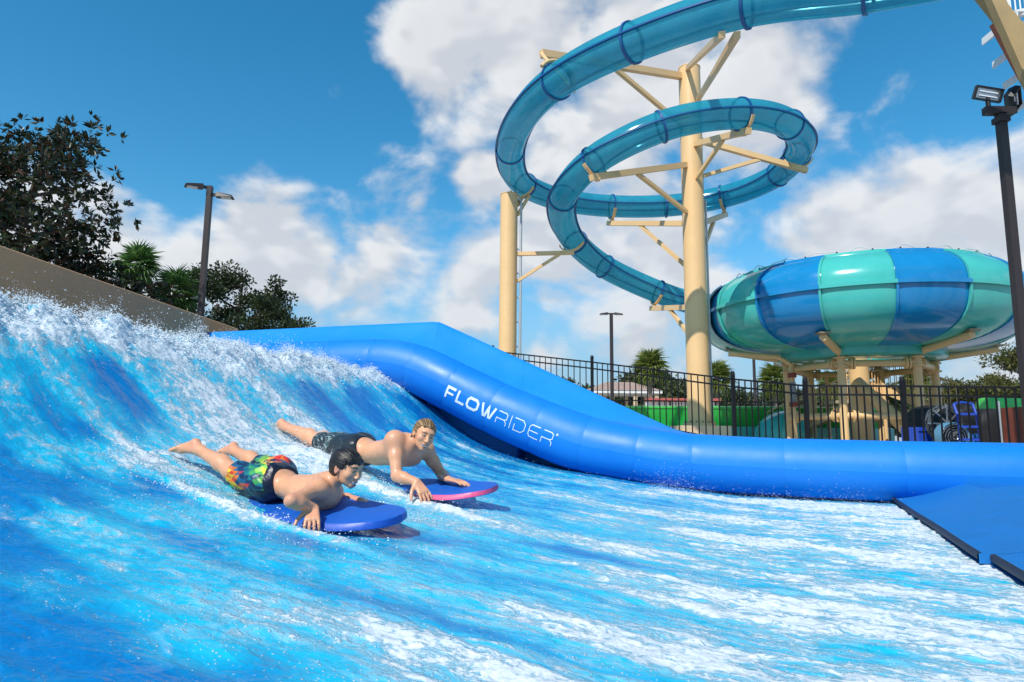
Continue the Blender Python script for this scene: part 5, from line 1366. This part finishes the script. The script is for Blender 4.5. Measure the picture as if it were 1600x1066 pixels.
def hair_mesh(name, c, A, s, colr, seed, parent, fringe, strands, lock=.010, grow_=.011, part=0.0):
    """cap of hair round the skull, combed into locks, with separate wet strands"""
    L = lambda x, y, z: c + A.T @ (np.array([x, y, z]) * s)
    h = .0032; F = Field(c - .2 * s, c + .2 * s, h); F.F[:] = .2
    F.ell(L(0, -.020, .038), A, (np.array([.073, .094, .080]) + grow_) * s, .01)
    F.ell(L(0, -.055, -.01), A, (np.array([.056, .05, .06]) + grow_ * .8) * s, .03)
    X = np.stack(np.meshgrid(*[F.lo[k] + h * np.arange(F.n[k]) for k in range(3)], indexing='ij'), -1); q = ((X - c) @ A.T) / s
    bd_ = np.abs(F.F) < .03; x, y, z = q[bd_].T; ang_ = np.arctan2(x - part, z + .03)
    lk = fbm(ang_ * 9 + 2 * y * 10, y * 9 + seed, z * 4, oct=3) - .5; lk2 = np.sin(ang_ * 60 + 9 * fbm(x * 20, y * 14, z * 20, oct=2))
    F.F[bd_] += s * (lock * lk + .0018 * lk2)
    hl = fringe(q[..., 0], q[..., 1], q[..., 2])       # >0 where bare skin must show
    F.F = np.maximum(F.F, hl * s).astype(np.float32)
    rnd = np.random.default_rng(seed)
    for (p0, p1, p2, r_) in strands(rnd):
        F.cone(L(*p0), L(*p1), r_ * s, r_ * s * .9, .004); F.cone(L(*p1), L(*p2), r_ * s * .9, r_ * s * .35, .003)
    v, f = F.mesh(); v = relax(v, f, 1, .4)
    qq = ((v - c) @ A.T) / s; a2 = np.arctan2(qq[:, 0] - part, qq[:, 2] + .03)
    stv = fbm(a2 * 30 + 4, qq[:, 1] * 10, qq[:, 2] * 10, oct=3)
    col = np.array(colr[0])[None] * (1 - sst(.38, .66, stv))[:, None] + np.array(colr[1])[None] * sst(.38, .66, stv)[:, None]
    return link_quads(name, v, f, hair_m, parent, col)

def wet_beads(parent, v, n, seed):
    r_ = np.random.default_rng(seed); q = v[r_.integers(0, len(v), n)]; mb = MB()
    for p in q: mb.ico(p, .0012 + .0018 * r_.random() ** 2, 1)
    tag(mb.build('water_beads', bead_m, parent, smooth=True), kind='stuff')
bead_m = mat('water_bead', (.75, .72, .68), .05, spec=.8)
# ================================================================== bodyboards
def bodyboard(name, label, nose, tail, width, th, rail_m, deck_m, roll=0.0):
    nose, tail = np.array(nose), np.array(tail); ax = unit(nose - tail); Lb = np.linalg.norm(nose - tail)
    sd = unit(np.cross(ax, [0, 0, 1])); upv = np.cross(sd, ax)
    sd, upv = sd * math.cos(roll) - upv * math.sin(roll), upv * math.cos(roll) + sd * math.sin(roll)
    t_ = thing(name, label, 'bodyboard', (nose + tail) / 2)
    xs = np.concatenate([np.linspace(0, .06, 5), np.linspace(.1, .85, 16), np.linspace(.88, 1, 14)])
    hw = np.interp(xs, [0, .02, .06, .2, .5, .68, .78, .86, .92, .955, .98, .993, 1], [.33, .39, .42, .46, .5, .48, .445, .395, .33, .27, .20, .13, .05]) * width
    def ring(x, w):
        lift = .016 * sst(.75, 1.0, x) ; c = tail + ax * x * Lb + upv * lift
        pr = [(-1, .10), (-.97, .55), (-.90, .92), (-.6, 1.0), (0, 1.03), (.6, 1.0), (.90, .92), (.97, .55), (1, .10)]
        return [c + sd * w * a_ + upv * th * (b2 - .5) for a_, b2 in pr], [c + sd * w * a_ + upv * th * (b2 - .5) for a_, b2 in ((1, .10), (.96, -.02), (.5, -.06), (0, -.07), (-.5, -.06), (-.96, -.02), (-1, .10))]
    tops, bots = zip(*[ring(x, w) for x, w in zip(xs, hw)])
    tops, bots = np.array(tops), np.array(bots)
    MB().grid(tops[:, 2:7]).build('deck', deck_m, t_, smooth=.8)
    for sl_ in (slice(0, 3), slice(6, 9)): MB().grid(tops[:, sl_]).build('rail', rail_m, t_, smooth=.8)
    MB().grid(bots).build('slick_bottom', deck_m if rail_m is not deck_m else rail_m, t_, smooth=.8)
    for k in (0, -1):
        lp = np.concatenate([tops[k], bots[k][1:-1]]); MB().add(lp, [tuple(range(len(lp)))]).build('board_end', rail_m, t_, smooth=False)
    return ax, sd, upv
bb_blue = mat('board_foam_blue', (.005, .105, .50), .50, var=.10, vscale=9, bump=.0008, bscale=300)
bb_rail = mat('board_rail_blue', (.006, .080, .45), .42, var=.08, vscale=6)
bb_pink = mat('board_rail_pink', (.72, .08, .22), .45, var=.06, vscale=6)
def at_level(p, z): return np.array([p[0], p[1], CAM[2] + z])
b_nose, b_tail = at_level(P(624, 799, 3.30), -.418), at_level(P(372, 748, 3.80), -.352)
B1 = bodyboard('bodyboard', 'all blue bodyboard under the boy with colourful shorts', b_nose, b_tail, .49, .036, bb_rail, bb_blue, R(9))
t_nose, t_tail = at_level(P(772, 757, 4.50), -.368), at_level(P(590, 737, 5.0), -.372)
B2 = bodyboard('bodyboard', 'blue bodyboard with a pink rail under the older rider', t_nose, t_tail, .48, .034, bb_pink, bb_blue, R(10))

# ================================================================== the boy
def build_boy():
    s = .835; J = {}
    for k, q in dict(head=(542, 734, 3.43), neck=(512, 756, 3.48), chest=(492, 772, 3.50), belly=(466, 764, 3.56), pelvis=(432, 752, 3.65),
                     shR=(497, 765, 3.38), elR=(455, 783, 3.18), wrR=(490, 793, 3.27), shL=(520, 768, 3.63), elL=(532, 779, 3.82), wrL=(563, 783, 3.64),
                     hipR=(421, 757, 3.60), knR=(362, 737, 3.76), anR=(313, 704, 3.93), heR=(306, 692, 3.97), toR=(273, 706, 4.02),
                     hipL=(434, 744, 3.74), knL=(402, 727, 3.98), anL=(367, 705, 4.14), heL=(365, 697, 4.17), toL=(346, 710, 4.24)).items(): J[k] = P(*q)
    t_ = thing('person', 'boy in colourful triangle print shorts lying on a blue bodyboard', 'person', J['pelvis'])
    F = Field(np.min(list(J.values()), 0) - .16, np.max(list(J.values()), 0) + .18, .0042)
    A = basis((.84, -.50, -.26), (.12, .0, 1)); c = J['head']; upv = unit((.0, -.0, 1)); spine = unit(J['neck'] - J['pelvis']); lat = unit(J['shR'] - J['shL'])
    # torso
    nup = unit(np.cross(lat, spine)); nup = nup if nup[2] > 0 else -nup
    T = np.array([unit(np.cross(spine, nup)), spine, nup])
    F.ell(J['chest'] + nup * .0, T, (.128, .14, .090), .05); F.ell(J['belly'], T, (.100, .13, .072), .05); F.ell(J['pelvis'], T, (.115, .11, .082), .05)
    F.cone(J['chest'] + spine * .05 + nup * .02, J['neck'], .075, .050, .04)
    for sh, el, wr in (('shR', 'elR', 'wrR'), ('shL', 'elL', 'wrL')):
        F.cone(J['chest'] + spine * .04 + nup * .02, J[sh], .070, .046, .04); F.ell(J[sh], T, (.048, .048, .046), .03)
        F.cone(J[sh], J[el], .041, .030, .025); m_ = J[el] * .65 + J[wr] * .35; F.cone(J[el], m_, .031, .031, .015); F.cone(m_, J[wr], .031, .020, .02)
    # shoulder blades
    for sgn, sh in ((1, 'shR'), (-1, 'shL')): F.ell(J['chest'] * .55 + J[sh] * .45 + nup * .045 - spine * .02, T, (.035, .05, .022), .035)
    for hp, kn, an, he, to in (('hipR', 'knR', 'anR', 'heR', 'toR'), ('hipL', 'knL', 'anL', 'heL', 'toL')):
        F.ell(J[hp] + nup * .03, T, (.062, .07, .06), .05); F.cone(J[hp], J[kn], .072, .048, .04)
        ca = J[kn] * .68 + J[an] * .32 + nup * .008; F.cone(J[kn], ca, .046, .046, .02); F.cone(ca, J[an], .045, .029, .03); foot_prims(F, J[an], J[he], J[to], .92)
    head_prims(F, c, A, s, J['neck'] + nup * .01, 1.0)
    bd = unit(b_nose - b_tail); bs = unit(np.cross(bd, [0, 0, 1]))
    hand_prims(F, J['wrR'], (.12, -.55, -.45), (.05, -.45, .80), 1, .92, .55, .12)
    hand_prims(F, J['wrL'], (.90, -.25, -.22), (.2, -.1, 1), -1, .90, .25, .12)
    v, f = F.mesh(); v = relax(v, f, 2, .5)
    base = (.73, .355, .19); pink = (.64, .26, .16)
    col = tone_map(v, base, [(J['elR'], .05, pink, .5), (J['wrR'], .10, pink, .4), (J['knR'], .07, pink, .3), (J['heR'], .08, pink, .5), (J['heL'], .07, pink, .5), (J['wrL'], .1, pink, .3), (c + A.T @ np.array([.08, 0, 0]), .03, (.62, .22, .16), .6), (c - A.T @ np.array([.08, 0, 0]), .03, (.62, .22, .16), .6)])
    face_paint(v, col, c, A, s)
    body = link_quads('body', v, f, skin_m, t_, col); wet_beads(t_, v, 380, 4)
    eyes_teeth(t_, c, A, s)
    def fringe(x, y, z):    # bare face and neck
        lim = .050 + .020 * np.sin(x * 70) * .5
        face = np.minimum(y - .035, lim - z) * 1.0
        side = np.minimum(y + .012, .005 - z)
        low = -.055 - z
        return np.maximum(np.maximum(face, side), low)
    def strands(r_):
        out = []
        for k in range(80):
            x0 = r_.uniform(-.055, .062); top = (x0 * .8, .062 + r_.uniform(-.01, .01), .092 - abs(x0) * .25)
            out.append((top, (x0 * 1.05 + .004, .086 - abs(x0) * .35, .066), (x0 * 1.1 + r_.uniform(-.008, .008), .090 - abs(x0) * .55, .066 - r_.uniform(.010, .034)), r_.uniform(.0018, .0036)))
        for k in range(50):
            sx_ = 1 if k % 2 else -1; y0 = r_.uniform(-.02, .045)
            out.append(((.072 * sx_, y0 - .008, .07), (.081 * sx_ - .10 * max(y0, 0) * sx_, y0, .040), (.080 * sx_ - .15 * max(y0, 0) * sx_, y0 + .004, .022 - r_.uniform(0, .02)), r_.uniform(.002, .0038)))
        return out
    hair_mesh('hair', c, A, s, ((.006, .005, .005), (.030, .020, .014)), 21, t_, fringe, strands)
    # swim shorts with a triangle print
    Fs = Field(np.min([J[k] for k in ('belly', 'knR', 'knL', 'pelvis', 'hipR')], 0) - .17, np.max([J[k] for k in ('belly', 'knR', 'knL', 'pelvis', 'hipR')], 0) + .17, .0042)
    Fs.ell(J['pelvis'], T, (.130, .125, .098), .03)
    for hp, kn in (('hipR', 'knR'), ('hipL', 'knL')):
        Fs.ell(J[hp] + nup * .03, T, (.076, .085, .074), .04); e = J[hp] + (J[kn] - J[hp]) * .96; Fs.cone(J[hp], e, .088, .072, .04)
    X = np.stack(np.meshgrid(*[Fs.lo[k] + Fs.h * np.arange(Fs.n[k]) for k in range(3)], indexing='ij'), -1)
    bd_ = np.abs(Fs.F) < .03; xb = X[bd_]; Fs.F[bd_] += .030 * (fbm(xb[:, 0] * 13 + xb[:, 2] * 8, xb[:, 1] * 17, xb[:, 2] * 11, oct=3) - .5)
    wa = (X - (J['pelvis'] + spine * .085)) @ unit(spine + nup * .15)
    hem = np.full(Fs.F.shape, -1.0)
    dR = np.linalg.norm(X - J['knR'], axis=-1); dL = np.linalg.norm(X - J['knL'], axis=-1); nearR = dR < dL
    hR = (X - (J['hipR'] + (J['knR'] - J['hipR']) * .84)) @ unit(J['knR'] - J['hipR']); hL = (X - (J['hipL'] + (J['knL'] - J['hipL']) * .80)) @ unit(J['knL'] - J['hipL'])
    hem = np.where(nearR, hR, hL); Fs.F = np.maximum(np.maximum(Fs.F, wa), hem).astype(np.float32)
    v, f = Fs.mesh(); v = relax(v, f, 1, .4)
    a = (v - J['pelvis']) @ spine; b = (v - J['pelvis']) @ T[0]; h_ = (v - J['pelvis']) @ nup; g1 = .115 * np.arctan2(b, h_ + .05)
    a_r, g_r = a * .82 + g1 * .57, g1 * .82 - a * .57                     # the print runs slantwise
    cell = .030; p2 = g_r / (cell * .866); p1 = a_r / cell + p2 * .5; i1, i2 = np.floor(p1).astype(int), np.floor(p2).astype(int); tri = ((p1 - i1) + (p2 - i2) * 0 > (1 - (p2 - i2))).astype(int)
    pal = np.array([(.62, .03, .02), (.72, .17, .02), (.78, .55, .03), (.22, .50, .06), (.05, .32, .08), (.01, .16, .17), (.008, .03, .09), (.01, .10, .20)])
    hsh = _hash(i1, i2, tri); idx = (i2 + tri * (hsh > .45) + (hsh > .75)) % 8; col = pal[idx] * (.75 + .5 * _hash(i1 + 9, i2, tri + 3))[:, None]; col[(hsh < .16)] = (.008, .03, .07)
    navy = np.array((.008, .010, .028)); waist = (v - (J['pelvis'] + spine * .085)) @ unit(spine + nup * .15) > -.040; col[waist] = navy
    col[h_ < -.055] = navy
    link_quads('swim_shorts', v, f, cloth_m, t_, col)
    return J
BJ = build_boy()
# ================================================================== the older rider
def build_teen():
    s = .90; J = {}
    for k, q in dict(head=(662, 681, 4.60), neck=(638, 693, 4.66), chest=(624, 706, 4.72), belly=(594, 708, 4.82), pelvis=(566, 704, 4.93),
                     shR=(617, 688, 4.60), elR=(620, 744, 4.50), wrR=(651, 753, 4.40), shL=(664, 702, 4.86), elL=(690, 741, 4.95), wrL=(700, 749, 4.70),
                     hipR=(556, 705, 4.90), knR=(500, 692, 5.18), anR=(448, 668, 5.46), heR=(440, 660, 5.52), toR=(428, 672, 5.66),
                     hipL=(566, 700, 5.06), knL=(520, 692, 5.40), anL=(478, 680, 5.72), heL=(474, 674, 5.76), toL=(462, 684, 5.88)).items(): J[k] = P(*q)
    t_ = thing('person', 'smiling older rider in dark shorts propped on his arms over the pink-railed board', 'person', J['pelvis'])
    F = Field(np.min(list(J.values()), 0) - .18, np.max(list(J.values()), 0) + .2, .0046)
    A = basis((.42, -.86, -.22), (.34, -.05, .94)); c = J['head']; spine = unit(J['neck'] - J['pelvis']); lat = unit(J['shR'] - J['shL'])
    nup = unit(np.cross(lat, spine)); nup = nup if nup[2] > 0 else -nup; T = np.array([unit(np.cross(spine, nup)), spine, nup])
    F.ell(J['chest'], T, (.160, .15, .100), .06); F.ell(J['belly'], T, (.125, .15, .085), .06); F.ell(J['pelvis'], T, (.135, .12, .095), .05)
    F.cone(J['chest'] + spine * .06 + nup * .02, J['neck'], .090, .060, .05)
    for sh, el, wr in (('shR', 'elR', 'wrR'), ('shL', 'elL', 'wrL')):
        F.cone(J['chest'] + spine * .03 + nup * .02, J[sh], .088, .062, .05); F.ell(J[sh], T, (.066, .062, .060), .03); m0 = J[sh] * .55 + J[el] * .45
        F.cone(J[sh], m0, .052, .046, .03); F.cone(m0, J[el], .046, .036, .02); m_ = J[el] * .68 + J[wr] * .32; F.cone(J[el], m_, .037, .038, .015); F.cone(m_, J[wr], .038, .025, .02)
    for sh in ('shR', 'shL'):
        F.ell(J['chest'] * .55 + J[sh] * .45 + nup * .055 - spine * .03, T, (.05, .07, .028), .04); F.ell(J['chest'] * .6 + J[sh] * .4 - nup * .07 + spine * .02, T, (.06, .06, .03), .04)
    for hp, kn, an, he, to in (('hipR', 'knR', 'anR', 'heR', 'toR'), ('hipL', 'knL', 'anL', 'heL', 'toL')):
        F.ell(J[hp] + nup * .03, T, (.072, .08, .07), .05); F.cone(J[hp], J[kn], .086, .058, .04)
        ca = J[kn] * .68 + J[an] * .32 + nup * .012; F.cone(J[kn], ca, .055, .058, .02); F.cone(ca, J[an], .056, .036, .03); foot_prims(F, J[an], J[he], J[to], 1.08)
    head_prims(F, c, A, s, J['neck'] + nup * .01)
    hand_prims(F, J['wrR'], (.50, -.35, -.62), (.30, -.65, .65), 1, 1.04, .34, .16)
    hand_prims(F, J['wrL'], (.80, -.50, -.10), (.15, -.10, 1), -1, 1.04, .22, .22)
    v, f = F.mesh(); v = relax(v, f, 2, .5)
    base = (.75, .37, .20); pink = (.68, .29, .18)
    col = tone_map(v, base, [(J['elR'], .06, pink, .5), (J['wrR'], .12, pink, .4), (J['wrL'], .12, pink, .4), (J['anR'], .14, pink, .5), (J['shR'], .12, (.60, .30, .19), .4), (c + A.T @ np.array([-.08, 0, 0]), .03, (.62, .24, .17), .5)])
    face_paint(v, col, c, A, s, browc=(.14, .08, .045))
    link_quads('body', v, f, skin_m, t_, col); eyes_teeth(t_, c, A, s); wet_beads(t_, v, 420, 5)
    def fringe(x, y, z):
        face = np.minimum(y - .020, .075 - z - .25 * np.maximum(.05 - y, 0)); side = np.minimum(y + .006, .000 - z); low = -.075 - z
        return np.maximum(np.maximum(face, side), low)
    def strands(r_):
        out = []
        for k in range(30):
            x0 = r_.uniform(-.055, .055); out.append(((x0, .058, .084 - abs(x0) * .25), (x0 * 1.05, .03, .110 - abs(x0) * .5), (x0 * 1.1, -.05, .118 - abs(x0) * .7), r_.uniform(.004, .007)))
        for k in range(22):
            sx_ = 1 if k % 2 else -1; out.append(((.066 * sx_, .028 - r_.uniform(0, .03), .06), (.080 * sx_, -.02, .02), (.074 * sx_, -.05 + r_.uniform(-.01, .01), -.04 - r_.uniform(0, .04)), r_.uniform(.004, .007)))
        return out
    hair_mesh('hair', c, A, s, ((.10, .055, .022), (.36, .22, .09)), 33, t_, fringe, strands)
    Fs = Field(np.min([J[k] for k in ('belly', 'knR', 'knL', 'pelvis')], 0) - .19, np.max([J[k] for k in ('belly', 'knR', 'knL', 'pelvis')], 0) + .19, .0048)
    Fs.ell(J['pelvis'] - spine * .02, T, (.150, .14, .110), .03)
    for hp, kn in (('hipR', 'knR'), ('hipL', 'knL')): Fs.ell(J[hp] + nup * .03, T, (.086, .095, .084), .04); Fs.cone(J[hp], J[kn], .102, .084, .04)
    X = np.stack(np.meshgrid(*[Fs.lo[k] + Fs.h * np.arange(Fs.n[k]) for k in range(3)], indexing='ij'), -1)
    bd_ = np.abs(Fs.F) < .04; xb = X[bd_]; Fs.F[bd_] += .028 * (fbm(xb[:, 0] * 10 + xb[:, 2] * 7, xb[:, 1] * 15, xb[:, 2] * 9, oct=3) - .5)
    wa = (X - (J['pelvis'] + spine * .07)) @ unit(spine + nup * .1); dR = np.linalg.norm(X - J['knR'], axis=-1); dL = np.linalg.norm(X - J['knL'], axis=-1)
    hem = np.where(dR < dL, (X - J['knR']) @ unit(J['knR'] - J['hipR']), (X - J['knL']) @ unit(J['knL'] - J['hipL']))
    Fs.F = np.maximum(np.maximum(Fs.F, wa), hem + .01).astype(np.float32); v, f = Fs.mesh(); v = relax(v, f, 1, .4)
    col = np.tile(np.array((.016, .022, .028)), (len(v), 1)); a = (v - J['pelvis']) @ spine
    pt_ = fbm(v[:, 0] * 26, v[:, 1] * 26, v[:, 2] * 26, oct=2); msk = (a < -.20) & (np.abs(pt_ - .5) < .022); col[msk] = (.30, .42, .40); col[(a < -.16) & (pt_ > .66)] = (.04, .09, .085)
    link_quads('swim_shorts', v, f, cloth_m, t_, col)
    return J
TJ = build_teen()
for nm, J in (('boy', BJ), ('teen', TJ)):
    L = lambda a, b: round(float(np.linalg.norm(J[a] - J[b])), 3)
    print('BONES', nm, 'uarmR', L('shR', 'elR'), 'farmR', L('elR', 'wrR'), 'uarmL', L('shL', 'elL'), 'farmL', L('elL', 'wrL'), 'shw', L('shR', 'shL'), 'thR', L('hipR', 'knR'), 'shR', L('knR', 'anR'), 'thL', L('hipL', 'knL'), 'shL', L('knL', 'anL'), 'ft', L('heR', 'toR'), 'spine', L('neck', 'pelvis'), 'neck', L('head', 'neck'))
